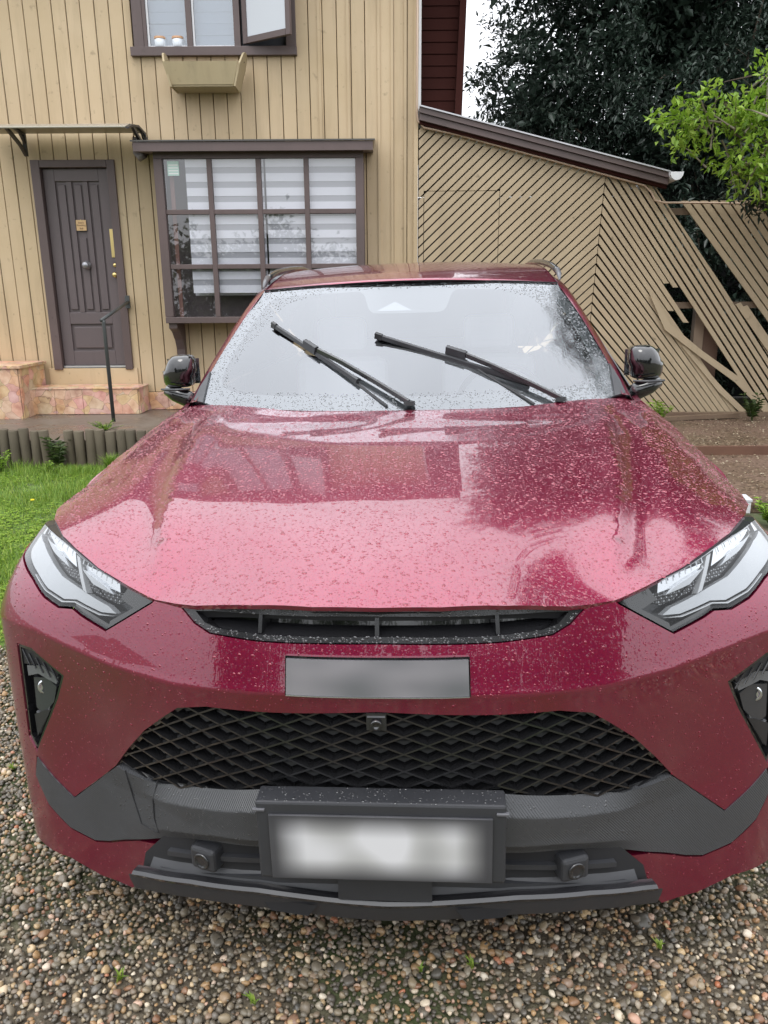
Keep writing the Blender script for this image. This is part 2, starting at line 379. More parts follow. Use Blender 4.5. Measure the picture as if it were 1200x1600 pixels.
rf=B(MB().add([(-2.52,8.50,2.945),(-.09,8.50,2.945),(-.09,9.02,3.0),(-2.52,9.02,3.0),(-2.52,8.50,3.03),(-.09,8.50,3.03),(-.09,9.02,3.12),(-2.52,9.02,3.12)],[(0,3,2,1),(4,5,6,7),(0,1,5,4),(1,2,6,5),(2,3,7,6),(3,0,4,7)]),'bay_roof',M_BRN)
B(MB().add([(-2.54,8.485,3.033),(-.07,8.485,3.033),(-.07,9.02,3.125),(-2.54,9.02,3.125),(-2.54,8.485,3.048),(-.07,8.485,3.048),(-.07,9.02,3.14),(-2.54,9.02,3.14)],[(0,3,2,1),(4,5,6,7),(0,1,5,4),(1,2,6,5),(2,3,7,6),(3,0,4,7)]),'roof_felt',mat('roof_felt',(.10,.095,.09),.9))
for bx in (-2.34,-.30):
    B(MB().prism([(9.0,1.243),(8.66,1.243),(8.66,1.19),(8.76,1.15),(8.86,1.06),(8.92,.95),(8.93,.80),(9.0,.76)],bx,bx+.09,'x'),'corbel',M_BRN)

# --- things on the wall
pl=empty('planter_box',(-1.80,8.93,3.50),label='empty tan wooden planter box under the upper window',cat='planter')
m_pl=wood_paint('planter_paint',(.44,.36,.22),(.40,.32,.19),.6)
MB().add([(-.345,-.22,.10),(.30,-.22,.10),(.36,-.27,.30),(-.40,-.27,.30),(-.345,-.205,.10),(.30,-.205,.10),(.36,-.255,.30),(-.40,-.255,.30)],[(0,1,2,3),(4,7,6,5),(0,4,5,1),(3,2,6,7),(0,3,7,4),(1,5,6,2)]).build('front_board',m_pl,pl)
MB().box((-.33,-.21,.085),(.29,.06,.10)).build('bottom_board',m_pl,pl)
MB().box((-.36,.045,.10),(.32,.06,.30)).build('back_board',m_pl,pl)
for sx,tilt in ((-.345,-.06),(.30,.075)):
    pts=[(-.235,.08),(.06,.08),(.07,.30)]+[(-.08+.13*math.cos(a),.33+.09*math.sin(a)) for a in np.linspace(.2,math.pi-.3,8)]+[(-.25,.29)]
    n=len(pts); vs=[(sx+tilt*(p[1]-.08)/.25,p[0],p[1]) for p in pts]+[(sx+.018+tilt*(p[1]-.08)/.25,p[0],p[1]) for p in pts]
    MB().add(vs,[tuple(range(n)),tuple(range(2*n-1,n-1,-1))]+[(i,i+n,(i+1)%n+n,(i+1)%n) for i in range(n)]).build('end_board',m_pl,pl)
MB().lathe([(0,0),(.018,0),(.018,.004),(0,.004)],12,Matrix.Translation((.392,-.08,.345))@Matrix.Rotation(R(90),4,'Y')).build('hole',M_DARK,pl)

aw=empty('door_awning',(-3.2,8.98,3.0),label='thin curved awning on black brackets above the door',cat='awning')
arc=[(-.02,.20),(-.25,.23),(-.45,.20),(-.60,.145)]
vs=[];
for (y,z) in arc: vs+=[(-.92,y,z),(.66,y,z),(.66,y,z+.008),(-.92,y,z+.008)]
fs=[]
for i in range(3):
    a=i*4; fs+=[(a,a+1,a+5,a+4),(a+3,a+7,a+6,a+2),(a,a+4,a+7,a+3),(a+1,a+2,a+6,a+5)]
fs+=[(0,3,2,1),(12,13,14,15)]
MB().add(vs,fs).build('canopy',mat('canopy_sheet',(.30,.27,.22),.25,spec=.6),aw)
MB().tube([(-.92,-.60,.15),(.66,-.60,.15)],.009).build('front_rail',mat('canopy_rail',(.35,.33,.27),.5),aw)
for bx in (-.62,.66):
    mb=MB(); mb.prism([(-.02,.205),(-.25,.232),(-.45,.20),(-.60,.15),(-.60,.135),(-.44,.18),(-.25,.21),(-.02,.18)],bx,bx+.035,'x')
    mb.box((bx,-.035,-.02),(bx+.035,-.002,.205)); mb.prism([(-.035,-.02),(-.035,.03),(-.16,.10),(-.35,.175),(-.44,.19),(-.44,.175),(-.33,.13),(-.15,.06)],bx+.003,bx+.032,'x')
    mb.prism([(-.035,.10),(-.035,.115),(-.14,.21),(-.16,.21)],bx+.008,bx+.028,'x')
    mb.build('bracket',M_BLACK,aw)

dp=empty('drain_pipe',(-2.60,8.93,3.05),label='short grey pipe elbow at the left end of the bay roof',cat='drain pipe')
MB().tube([(0,0,.10),(-.01,0,.02),(0,-.02,-.05),(.04,-.05,-.10),(.09,-.06,-.07)],.042,14).build('elbow',mat('grey_pvc',(.20,.18,.19),.35),dp,smooth=True)
MB().tube([(-.04,-.0,.09),(0,-.02,.15),(.10,-.02,.13),(.13,-.02,.06)],.005,6).build('wire',M_BLACK,dp)

hr=empty('handrail',(-2.80,7.95,.30),label='thin dark iron handrail beside the door steps',cat='handrail')
m_hr=mat('handrail_paint',(.07,.075,.075),.5,metal=.3)
MB().tube([(0,0,-.02),(.0,0,.98),(.0,0,1.0)],.019,10).build('post',m_hr,hr,smooth=True)
MB().tube([(-.015,-.02,1.0),(-.06,1.0,1.17)],.018,10).build('rail',m_hr,hr,smooth=True)
MB().box((-.09,1.0,1.10),(-.04,1.03,1.24),.003).build('wall_plate',m_hr,hr)

# cracked pink stone tiles on the steps and plinth
def tilemat():
    m=mat('cracked_stone',(.5,.3,.2),.45); v=geopos(m)
    n=noise(m,v,9,5,.6); vn=nd(m,'ShaderNodeTexVoronoi'); vn.feature='DISTANCE_TO_EDGE'; vn.inputs['Scale'].default_value=9; 
    vv=nd(m,'ShaderNodeVectorMath'); vv.operation='ADD'; lk(m,v,vv.inputs[0]); vs=nd(m,'ShaderNodeTexNoise'); vs.inputs['Scale'].default_value=7; lk(m,v,vs.inputs['Vector'])
    sc=nd(m,'ShaderNodeVectorMath'); sc.operation='SCALE'; sc.inputs['Scale'].default_value=.08; lk(m,vs.outputs['Color'],sc.inputs[0]); lk(m,sc.outputs[0],vv.inputs[1]); lk(m,vv.outputs[0],vn.inputs['Vector'])
    cell=nd(m,'ShaderNodeTexVoronoi'); cell.inputs['Scale'].default_value=9; lk(m,vv.outputs[0],cell.inputs['Vector'])
    c=ramp(m,n,[(.3,(.42,.22,.15)),(.5,(.60,.38,.26)),(.72,(.72,.52,.38))])
    c=mixc(m,.25,c,cell.outputs['Color'],'SOFT_LIGHT')
    e=ramp(m,vn.outputs['Distance'],[(.0,(1,1,1)),(.02,(0,0,0))])
    c=mixc(m,mth(m,'MULTIPLY',e,.7),c,(.12,.06,.04)); lk(m,c,bsdf(m).inputs['Base Color']); bump(m,vn.outputs['Distance'],.2,.01)
    return m
M_TILE=tilemat()
steps=empty('tiled_step',(0,0,0),label='low door step faced with cracked pink stone tiles',cat='step')
def tiles(x0,x1,z0,z1,y,par,w=.22,ax='x'):
    x=x0
    while x<x1-.01:
        xe=min(x+w,x1)
        if ax=='x': MB().box((x+.002,y-.012,z0),(xe-.002,y,z1),.002).build('tile',M_TILE,par)
        else: MB().box((y,x+.002,z0),(y+.012,xe-.002,z1),.002).build('tile',M_TILE,par)
        x=xe
MB().box((-3.98,8.64,.20),(-2.74,9.02,.535)).build('core',mat('step_core',(.3,.2,.15),.8),steps)
tiles(-3.98,-2.74,.26,.535,8.64,steps,.31); tiles(8.64,9.0,.26,.535,-2.74,steps,.36,'y')
MB().box((-3.99,8.62,.537),(-2.72,9.0,.553),.003).build('tread',M_TILE,steps)
blk=empty('tiled_block',(0,0,0),label='taller pink tiled block at the left edge beside the door',cat='block')
MB().box((-6.5,8.36,.20),(-3.92,9.0,.79)).build('core',mat('block_core',(.3,.2,.15),.8),blk)
tiles(-5.2,-3.92,.25,.79,8.36,blk,.32); tiles(8.36,9.0,.25,.79,-3.92,blk,.32,'y')
MB().box((-6.5,8.33,.792),(-3.88,9.0,.825),.004).build('cap',M_TILE,blk)
pb=MB().box((-7.2,9.0,.1),(.4,9.02,.455)); H(pb,'plinth',M_TILE)
x=-2.72
while x<.3: H(MB().box((x,8.985,.26),(x+.216,9.0,.452),.002),'plinth_tile',M_TILE); x+=.22

# ------------------------------------------------------------------ shed (lean-to) of diagonal slats
shed=empty('lean_to_shed',(0,0,0),label='lean-to shed clad in diagonal tan slats with a sloping brown roof edge',cat='shed')
FY=9.0
def slat(poly,par,y=FY,t=.018,m=M_TAN2,name='slat',jit=True):
    if len(poly)<3 or area(poly)<.002: return
    yj=random.uniform(-.004,.004) if jit else 0
    # chamfered face
    MB().prism(poly,y+yj,y+yj+t,'y').build(name,m,par)
def strip(p,ang,w,L=8):
    d=(math.cos(ang),math.sin(ang)); n=(-d[1],d[0])
    return [(p[0]-d[0]*L,p[1]-d[1]*L),(p[0]+d[0]*L,p[1]+d[1]*L),(p[0]+d[0]*L+n[0]*w,p[1]+d[1]*L+n[1]*w),(p[0]-d[0]*L+n[0]*w,p[1]-d[1]*L+n[1]*w)]
def mitre(z): return 2.42+(z-2.69)*.042
def roofz(x): return 3.30-(x-.40)*.252
hx0,hx1,hz1=.46,1.28,2.61
h=.006
regs=[([(.40,.16),(hx0-h,.16),(hx0-h,roofz(hx0)),(.40,roofz(.40))],shed),
      ([(hx0-h,hz1+h),(hx1+h,hz1+h),(hx1+h,roofz(hx1)),(hx0-h,roofz(hx0))],shed),
      ([(hx1+h,.16),(mitre(.16)-.004,.16),(mitre(roofz(2.42))-.004,roofz(2.42)),(hx1+h,roofz(hx1))],shed)]
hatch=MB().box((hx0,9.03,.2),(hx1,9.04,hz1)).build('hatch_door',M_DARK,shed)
regs.append(([(hx0,.2),(hx1,.2),(hx1,hz1),(hx0,hz1)],hatch))
VP_=.104
for k in range(-16,52):
    z=.30+k*VP_     # height on the mitre line
    w=VP_*math.cos(R(42.5))-.018
    for reg,par in regs:
        q=clip_poly(strip((mitre(z),z),R(42.5),w),reg)
        if q and area(q)>.0015: slat(q,par)
# right of the mitre: slats fan from 58 to 50 degrees, broken at the holes
def line_z(p,ang,x): return p[1]+math.tan(ang)*(x-p[0])
regR=[(mitre(.14)+.004,.17),(4.98,.17),(2.98,2.64),(mitre(roofz(2.42))+.004,roofz(2.42))]
for k in range(-2,34):
    z=.30+k*VP_
    t=min(1,max(0,(z-.8)/1.9)); ang=R(-(46.5+6*t))
    w=VP_*math.cos(ang)-.017
    s=strip((mitre(z),z),ang,w)
    q=clip_poly(s,regR)
    if not q: continue
    cx=mitre(z)+(z-1.41)/math.tan(-ang)          # where the slat passes the height of the hole
    if 3.10<cx<3.47: zc=1.41+random.uniform(-.05,.05); q=clip_convex(q,(0,zc),(1,zc+random.uniform(-.1,.1)))
    if z>3.66: continue
    slat(q,shed)
# lower ends of some slats pushed in below the hole, and the sprung slat across it
slat([(2.99,1.53),(3.04,1.53),(3.26,1.19),(3.64,.90),(4.11,.59),(4.56,.17),(4.46,.17),(4.07,.53),(3.61,.84),(3.20,1.13)],shed,FY-.04)
slat([(3.42,.94),(3.46,.95),(3.95,.46),(4.28,.17),(4.19,.17),(3.90,.42)],shed,FY-.02)
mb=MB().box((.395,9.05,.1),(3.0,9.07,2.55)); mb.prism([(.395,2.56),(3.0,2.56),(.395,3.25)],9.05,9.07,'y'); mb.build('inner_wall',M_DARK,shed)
# roof edge: two stepped fascia boards, thin metal drip on top
def fas(z0,z1,y0,y1,m,name):
    xa,xb=.40,3.07; za,zb=3.415,2.765; 
    MB().add([(xa,y0,za+z0),(xb,y0,zb+z0),(xb,y0,zb+z1),(xa,y0,za+z1),(xa,y1,za+z0),(xb,y1,zb+z0),(xb,y1,zb+z1),(xa,y1,za+z1)],[(0,1,2,3),(4,7,6,5),(0,4,5,1),(3,2,6,7),(0,3,7,4),(1,5,6,2)]).build(name,m,shed)
fas(-.052,0,8.86,8.99,M_BRN,'fascia_board'); fas(-.118,-.056,8.885,8.99,M_BRN,'fascia_board'); fas(.002,.016,8.84,12.4,mat('zinc_drip',(.5,.5,.52),.4,metal=.5),'roof_sheet')
fas(-.15,-.12,8.93,8.99,M_DBR,'soffit_strip')
gt=MB()
a_=[(-.065*math.cos(t),-.065*math.sin(t)) for t in np.linspace(0,math.pi,9)]
gt.prism([(3.125+p[0]*1.1,2.765+p[1]*1.3) for p in a_],8.80,8.815,'y'); 
for i in range(8):
    gt.add([(3.125+a_[i][0]*1.1,8.80,2.765+a_[i][1]*1.3),(3.125+a_[i+1][0]*1.1,8.80,2.765+a_[i+1][1]*1.3),(3.125+a_[i+1][0]*1.1,12.3,2.765+a_[i+1][1]*1.3),(3.125+a_[i][0]*1.1,12.3,2.765+a_[i][1]*1.3)],[(0,1,2,3)])
gt.build('gutter',M_WHITE,shed)
# cream pipe that follows the roof edge
pp=[(.375,8.965,5.2),(.375,8.965,3.40),(.385,8.96,3.30),(.45,8.955,3.235)]+[(x,8.955,roofz(x)-.035) for x in (.8,1.2,1.6,2.0,2.4,2.7,2.84)]+[(2.92,8.955,2.58),(2.96,8.95,2.50),(3.06,8.95,2.475),(3.5,8.95,2.47),(3.9,8.95,2.46),(4.8,8.95,2.45)]
pipe=empty('copper_pipe',(0,0,0),label='thin cream painted pipe running along the underside of the shed roof',cat='pipe')
MB().tube(pp,.011,8).build('pipe_run',mat('cream_pipe',(.45,.33,.24),.4),pipe,smooth=True)

# ------------------------------------------------------------------ fence
fence=empty('slat_fence',(0,0,0),label='leaning fence of diagonal tan slats right of the shed',cat='fence')
regF=[(3.18,.18),(7.6,.18),(7.6,2.50),(3.24,2.50)]
for k in range(0,46):
    x0=3.36+k*.107; ang=R(-49-min(k,10)*.22)
    s=strip((x0,2.49),ang,-.061)
    q=clip_poly(s[::-1],regF)
    if k==4 and q:
        q1=clip_convex(q,(0,1.15),(1,1.10)); q=q1
    if q: slat(q,fence,FY+.02)
for (xa,xb,za) in ((3.995,4.05,1.40),(4.075,4.13,1.37)):
    slat([(xa,za),(xa+(za-.18)/math.tan(R(50.5)),.18),(xb+(za-.18)/math.tan(R(50)),.18),(xb,za+.02)],fence,FY+.01)
MB().box((3.15,9.06,1.36),(7.6,9.10,1.43)).build('rail',wood_paint('old_rail',(.16,.11,.07),(.12,.08,.05)),fence)
MB().box((3.15,9.06,2.36),(7.6,9.10,2.43)).build('rail',bpy.data.materials['old_rail'],fence)
MB().box((3.60,9.12,.1),(3.71,9.22,1.40)).build('post',wood_paint('old_post',(.26,.19,.13),(.15,.10,.07)),fence); MB().box((3.713,9.14,.1),(3.90,9.18,1.36)).build('inner_board',wood_paint('inner_board',(.13,.075,.05),(.09,.05,.035)),fence)
MB().box((5.4,9.10,.1),(5.52,9.22,2.5)).build('post',bpy.data.materials['old_post'],fence)
fb=MB().box((2.9,11.8,0),(8.5,11.85,3.2)).build('shade_backing',M_DARK); tag(fb,'dark backing sheet coloured as the shade behind the broken fence','wall')  # added near-black sheet, its colour stands for the shade behind the fence gaps
bb=MB().box((2.6,8.90,.145),(7.6,8.98,.19)); tag(bb.build('base_beam',wood_paint('old_beam',(.20,.14,.09),(.14,.09,.06))),'weathered timber beam lying along the foot of the slat fence','beam')
lo=MB().box((-.65,-.03,0),(.75,.03,.045)); o=lo.build('loose_plank',bpy.data.materials['old_beam']); o.location=(3.3,8.62,.15); o.rotation_euler=(0,R(-1),R(9)); tag(o,'loose grey plank lying askew on the soil by the fence foot','plank')
# ------------------------------------------------------------------ ground
def groundmat():
    m=mat('ground_soil',(.10,.08,.06),.85); v=geopos(m)
    n=noise(m,v,1.2,6); n2=noise(m,v,22,5,.65)
    c=ramp(m,n2,[(.3,(.035,.028,.02)),(.5,(.10,.08,.055)),(.7,(.20,.17,.12))])
    c=mixc(m,ramp(m,n,[(.45,(0,0,0)),(.62,(1,1,1))]),c,(.05,.075,.02)); lk(m,c,bsdf(m).inputs['Base Color'])
    bump(m,n2,.6,.02); return m
g=MB(); nx,ny=60,60
gx=np.linspace(-40,40,nx); gy=np.linspace(-30,60,ny)
g.add([(a,b,-.012) for b in gy for a in gx],[(j*nx+i,j*nx+i+1,(j+1)*nx+i+1,(j+1)*nx+i) for j in range(ny-1) for i in range(nx-1)])
tag(g.build('ground',groundmat()),kind='structure')
def lawnmat():
    m=mat('lawn_soil',(.07,.10,.03),.9); v=geopos(m); n=noise(m,v,30,5)
    lk(m,ramp(m,n,[(.35,(.04,.06,.015)),(.6,(.12,.2,.035))]),bsdf(m).inputs['Base Color']); bump(m,n,.5,.02); return m
# lawn base, slightly uneven
def noise2(x,y,s=1.):
    return (np.sin(x*1.7*s+1.3)*np.cos(y*2.1*s-.4)+.5*np.sin(x*4.3*s-2)*np.sin(y*3.7*s+1)+.25*np.sin(x*9.1*s+y*7.7*s))
def edge_y(x): return 3.05+.12*np.sin(x*3.1)+.10*np.sin(x*7.3+1)       # gravel meets lawn
LX0,LX1=-7.0,-1.02
xs_=np.linspace(LX0,LX1,70); ys_=np.linspace(2.6,6.93,50)
V=[(x,y,-.026+.03*float(np.clip((y-edge_y(x)+.12)/.14,0,1))+.018*min(1,max(0,(y-edge_y(x))/.5))+.008*noise2(x,y,2)) for y in ys_ for x in xs_]
me=npmesh('lawn',V,[(j*70+i,j*70+i+1,(j+1)*70+i+1,(j+1)*70+i) for j in range(49) for i in range(69)],True)
tag(link('lawn_soil',me,lawnmat()),kind='structure')
# porch slab and path
def concrete(name,c1,c2):
    m=mat(name,c1,.55); v=geopos(m); n=noise(m,v,2.2,6); n2=noise(m,v,40,4)
    c=mixc(m,ramp(m,n,[(.4,(0,0,0)),(.6,(1,1,1))]),c1,c2); c=mixc(m,ramp(m,n2,[(.6,(0,0,0)),(.75,(.6,.6,.6))]),c,(.02,.02,.018)); lk(m,c,bsdf(m).inputs['Base Color'])
    lk(m,ramp(m,n,[(.4,(.55,.55,.55)),(.6,(.2,.2,.2))]),bsdf(m).inputs['Roughness']); bump(m,n2,.4,.004); return m
m_cp=concrete('wet_concrete',(.16,.13,.105),(.10,.08,.065))
tag(MB().box((-7.0,7.02,0),(.2,9.0,.255),.01).build('porch',m_cp),kind='structure')
# palisade of round posts along the porch edge, one gap
m_post=wood_paint('log_wood',(.135,.110,.075),(.08,.066,.046),.8,dirt=.9)
def logend(par,r,z):
    pass
x=-5.2; i=0; POSTS=[]
names=['greyish','mossy','dark','cracked']
while x<-.35:
    gap=(-3.04<x<-2.93)
    if not gap:
        r=random.uniform(.043,.050); hh=.355+random.uniform(-.012,.012)
        if x<-3.04: hh+=.012
        mb=MB(); n=14; prof=[(1.04,-.08),(1.0,.0),(.98,.5*hh),(1.0,hh-.006),(.93,hh)]
        vs=[]; ph=random.random()*6
        for q,(rr_,h_) in enumerate(prof): vs+=[(r*rr_*(1+.05*math.sin(3*2*math.pi*k/n+ph))*math.cos(2*math.pi*k/n),r*rr_*(1+.05*math.sin(3*2*math.pi*k/n+ph))*math.sin(2*math.pi*k/n),h_) for k in range(n)]
        fs=[(a*n+k,a*n+(k+1)%n,(a+1)*n+(k+1)%n,(a+1)*n+k) for a in range(4) for k in range(n)]+[tuple(4*n+k for k in range(n))]
        mb.add(vs,fs); o=mb.build('edging_post',m_post); autosmooth(o,50); o.location=(x,6.955+random.uniform(-.008,.008),.0); o.rotation_euler=(R(random.uniform(-2,2)),R(random.uniform(-1.5,1.5)),random.random()*6)
        POSTS.append((x,o))
        i+=1
    x+=.096+(.02 if gap else 0)
ORD=['first','second','third','fourth','fifth','sixth','seventh','eighth','ninth','tenth','eleventh','twelfth','thirteenth','fourteenth','fifteenth','sixteenth','seventeenth','eighteenth','nineteenth','twentieth','twenty first','twenty second','twenty third','twenty fourth','twenty fifth','twenty sixth','twenty seventh','twenty eighth','twenty ninth','thirtieth']
for side,L_ in (('left',[o for x_,o in sorted(POSTS,key=lambda p:-p[0]) if x_<-3.04]),('right',[o for x_,o in sorted(POSTS,key=lambda p:p[0]) if x_>=-3.04])):
    for q,o in enumerate(L_): tag(o,'round timber edging post of the porch, %s %s of the gap'%(ORD[q],side),'post','timber edging posts along the porch')
# right-hand terrace of wet soil boards
def wetsoil():
    m=mat('wet_soil',(.12,.08,.05),.6); v=geopos(m,scale=(1,1,1)); n=noise(m,v,1.6,6); n2=noise(m,v,30,5,.7); n3=noise(m,v,60,2)
    c=ramp(m,n2,[(.36,(.03,.02,.013)),(.5,(.11,.072,.046)),(.66,(.26,.19,.13))]); c=mixc(m,ramp(m,n,[(.4,(0,0,0)),(.65,(1,1,1))]),c,(.14,.085,.058))
    lk(m,c,bsdf(m).inputs['Base Color']); lk(m,ramp(m,n,[(.4,(.35,.35,.35)),(.6,(.7,.7,.7))]),bsdf(m).inputs['Roughness']); bump(m,n2,.6,.015); return m
m_ws=wetsoil()
tag(MB().box((.3,7.05,-.01),(7.6,9.3,.145),.006).build('upper_terrace',m_ws),kind='structure')
tag(MB().box((1.25,5.35,-.01),(7.6,7.03,.075),.006).build('lower_terrace',m_ws),kind='structure')
m_pk=wood_paint('wet_orange_plank',(.34,.17,.09),(.24,.11,.06),.4)
tag(MB().box((1.6,7.02,.05),(7.6,7.048,.16),.003).build('terrace_kerb',wood_paint('wet_kerb_wood',(.16,.08,.05),(.10,.05,.035),.5)),'long wet brown board retaining the edge of the upper soil terrace','kerb board')
o=MB().box((-.5,-.10,0),(.5,.10,.03),.003).build('fallen_plank',m_pk); o.location=(3.35,5.12,.085); o.rotation_euler=(0,0,R(-14)); tag(o,'wet orange plank lying beside the white box','plank')
wb=empty('white_box',(2.42,5.12,.075),(0,0,R(-8)),label='small white box on the soil just right of the car',cat='box')
MB().box((-.085,-.07,0),(.085,.07,.08),.004).build('box_body',M_WHITE,wb); MB().box((-.09,-.075,.082),(.09,.075,.10),.003).build('lid',mat('box_lid',(.62,.64,.68),.4),wb)

# ------------------------------------------------------------------ foliage helpers
def leafmat(name,c1,c2,c3,rough=.4,trans=.25):
    m=mat(name,c1,rough,spec=.45); r=rnd_island(m); c=ramp(m,r,[(0,c1),(.5,c2),(1,c3)])
    c=mixc(m,mth(m,'MULTIPLY',noise(m,geopos(m),1.1,3),.5),c,tuple(x*.55 for x in c1))
    lk(m,c,bsdf(m).inputs['Base Color'])
    t=nd(m,'ShaderNodeBsdfTranslucent'); lk(m,c,t.inputs[0]); x=nd(m,'ShaderNodeMixShader'); x.inputs[0].default_value=trans
    lk(m,bsdf(m).outputs[0],x.inputs[1]); lk(m,t.outputs[0],x.inputs[2]); lk(m,x.outputs[0],m.node_tree.nodes['Material Output'].inputs[0]); return m
def leaves(C_,D_,L,Wd,rng,name='leaves',fold=.25):
    """C_ (n,3) base points, D_ (n,3) directions, L lengths: folded diamond leaves of four triangles"""
    n=len(C_); D_=D_/np.linalg.norm(D_,axis=1,keepdims=True)
    up=rng.normal(size=(n,3))*.5+np.array([0,0,1.2]); S_=np.cross(D_,up); S_/=np.linalg.norm(S_,axis=1,keepdims=True)+1e-9
    N_=np.cross(S_,D_)
    L=L[:,None]; w=L*Wd
    p0=C_; p1=C_+D_*L*.45+S_*w*.5+N_*w*fold; p2=C_+D_*L-N_*L*.12; p3=C_+D_*L*.45-S_*w*.5+N_*w*fold; pm=C_+D_*L*.5
    V=np.stack([p0,p1,p2,p3],1).reshape(-1,3)
    b=np.arange(n)[:,None]*4
    F_=np.concatenate([b+np.array([[0,1,2]]),b+np.array([[0,2,3]])],1).reshape(-1,3)
    return npmesh(name,V,F_)
def crown(blobs,ncl,per,L,Wd,rng,shell=.55,spread=.22,ylimit=None,name='crown'):
    """leaf clusters spread through ellipsoids, denser toward the surface"""
    vol=np.array([b[3]*b[4]*b[5] for b in blobs]); pr=vol/vol.sum(); idx=rng.choice(len(blobs),ncl,p=pr); B_=np.array(blobs)[idx]
    d=rng.normal(size=(ncl,3)); d/=np.linalg.norm(d,axis=1,keepdims=True); rad=shell+(1-shell)*rng.random(ncl)**.6
    rad*=1+.10*np.sin(d[:,0]*7+idx)+.08*np.sin(d[:,2]*9+2*idx)
    P=B_[:,:3]+d*B_[:,3:6]*rad[:,None]
    # twig direction: outwards and drooping / rising
    tw=d+rng.normal(size=d.shape)*.55; tw/=np.linalg.norm(tw,axis=1,keepdims=True)
    t=rng.random((ncl,per)); C_=P[:,None,:]+tw[:,None,:]*(t[...,None]-.5)*spread*2.2+rng.normal(size=(ncl,per,3))*spread*.30
    D_=tw[:,None,:]*.7+rng.normal(size=(ncl,per,3))*.75
    C_=C_.reshape(-1,3); D_=D_.reshape(-1,3)
    if ylimit is not None: k=ylimit(C_); C_=C_[k]; D_=D_[k]
    return leaves(C_,D_,L*(.65+.6*rng.random(len(C_))),Wd,rng,name), P, tw
def twigs(P,T,n,rng,r=.008,L=.5):
    mb=MB()
    for i in rng.choice(len(P),n,replace=False):
        p=Vector(P[i]); t=Vector(T[i]); mb.tube([p-t*L,p-t*L*.4+Vector((0,0,.02)),p+t*.1],[r*1.6,r,r*.4],5,False)
    return mb
m_bark=wood_paint('bark',(.09,.07,.05),(.05,.04,.03),.9)
def limb_tree(base,top,r0,blobs,rng):
    mb=MB(); b=Vector(base); t=Vector(top); mid=b.lerp(t,.5)+Vector((.12,.05,0)); mb.tube([b-Vector((0,0,.1)),b+Vector((0,0,.3)),mid,t],[r0*1.25,r0,r0*.8,r0*.45],10)
    for bl in blobs:
        c=Vector(bl[:3]); s=b.lerp(t,.35+.5*rng.random()); m2=s.lerp(c,.5)+Vector((0,0,.15)); mb.tube([s,m2,c],[r0*.4,r0*.25,r0*.08],7)
        for q in range(4):
            e=c+Vector(rng.normal(size=3))*Vector(bl[3:6]).length*.25; mb.tube([m2.lerp(c,.6),e],[r0*.15,r0*.04],5)
    return mb
M_LEAFD=leafmat('dark_leaf',(.024,.042,.030),(.040,.064,.046),(.075,.108,.082),.34,.22)
M_LEAFB=leafmat('bright_leaf',(.16,.30,.02),(.28,.46,.05),(.42,.58,.10),.45,.4)
M_LEAFM=leafmat('mid_leaf',(.03,.06,.012),(.06,.10,.02),(.10,.14,.04),.5,.25)
rt=np.random.default_rng(3)
blobs=[(a-.35,b,c,d,e,f) for a,b,c,d,e,f in ((3.3,12.9,3.5,1.7,1.0,1.1),(4.9,13.0,3.3,1.7,1.0,1.2),(4.3,12.2,5.2,2.2,1.8,2.3),(6.2,12.5,4.6,2.6,2.0,2.6),(3.2,12.4,7.4,1.7,1.7,2.2),(6.0,12.6,8.0,3.2,2.2,3.0),(2.75,12.3,4.1,1.15,1.2,1.3),(8.8,12.0,6.0,2.6,2.2,3.2),(4.9,11.2,3.6,1.6,1.2,1.1),(4.6,13.2,9.8,2.6,2,2.2),(6.3,11.6,10.8,2.0,1.8,1.8),(7.9,10.6,14.1,1.8,1.8,1.6),(5.3,10.2,3.7,1.2,1.0,1.0),(6.4,9.6,3.1,1.3,.8,.8),(2.45,12.0,5.9,.75,.8,.9))]
dt=empty('evergreen_tree',(5.2,12.6,0),label='big dark glossy evergreen tree behind the shed roof',cat='tree')
def at(o): o.matrix_parent_inverse=Matrix.Translation(-Vector(o.parent.location)); return o
me,P,T=crown(blobs,3900,58,.088,.36,rt,shell=.5,spread=.26)
at(link('crown',me,M_LEAFD,dt))
at(twigs(P,T,500,rt,.008,.5).build('twigs',m_bark,dt,kind='stuff'))
at(limb_tree((5.2,12.6,0),(5.6,12.7,8),.24,blobs,rt).build('trunk',m_bark,dt))
# deep inside of the crown: large sparse inner foliage
inner=[tuple(b[:3])+tuple(x*.62 for x in b[3:]) for b in blobs]
me,_,_=crown(inner,1500,40,.17,.55,rt,shell=.1,spread=.4); at(link('inner_foliage',me,M_LEAFD,dt))

bt=empty('light_tree',(4.55,7.9,.1),label='young tree with fresh light green leaves at the right edge',cat='tree')
bb_=[(3.0,7.6,3.02,.50,.35,.22),(3.25,7.6,2.62,.42,.3,.18),(3.55,7.6,3.36,.42,.35,.22),(3.75,7.7,2.95,.50,.4,.28),(4.35,7.8,3.35,.55,.5,.45),(3.35,7.65,3.0,.38,.3,.16),(4.3,7.7,2.62,.60,.4,.26),(4.75,7.9,3.9,.5,.5,.35),(5.1,7.9,2.9,.6,.6,.7),(3.75,7.75,2.50,.28,.25,.12)]
me,P,T=crown(bb_,460,24,.078,.45,rt,shell=.25,spread=.15); at(link('crown',me,M_LEAFB,bt))
at(twigs(P,T,180,rt,.006,.35).build('twigs',wood_paint('pale_twig',(.25,.22,.16),(.18,.15,.1)),bt,kind='stuff'))
at(limb_tree((4.55,7.9,.1),(4.7,7.9,3.3),.05,bb_,rt).build('trunk',m_bark,bt))
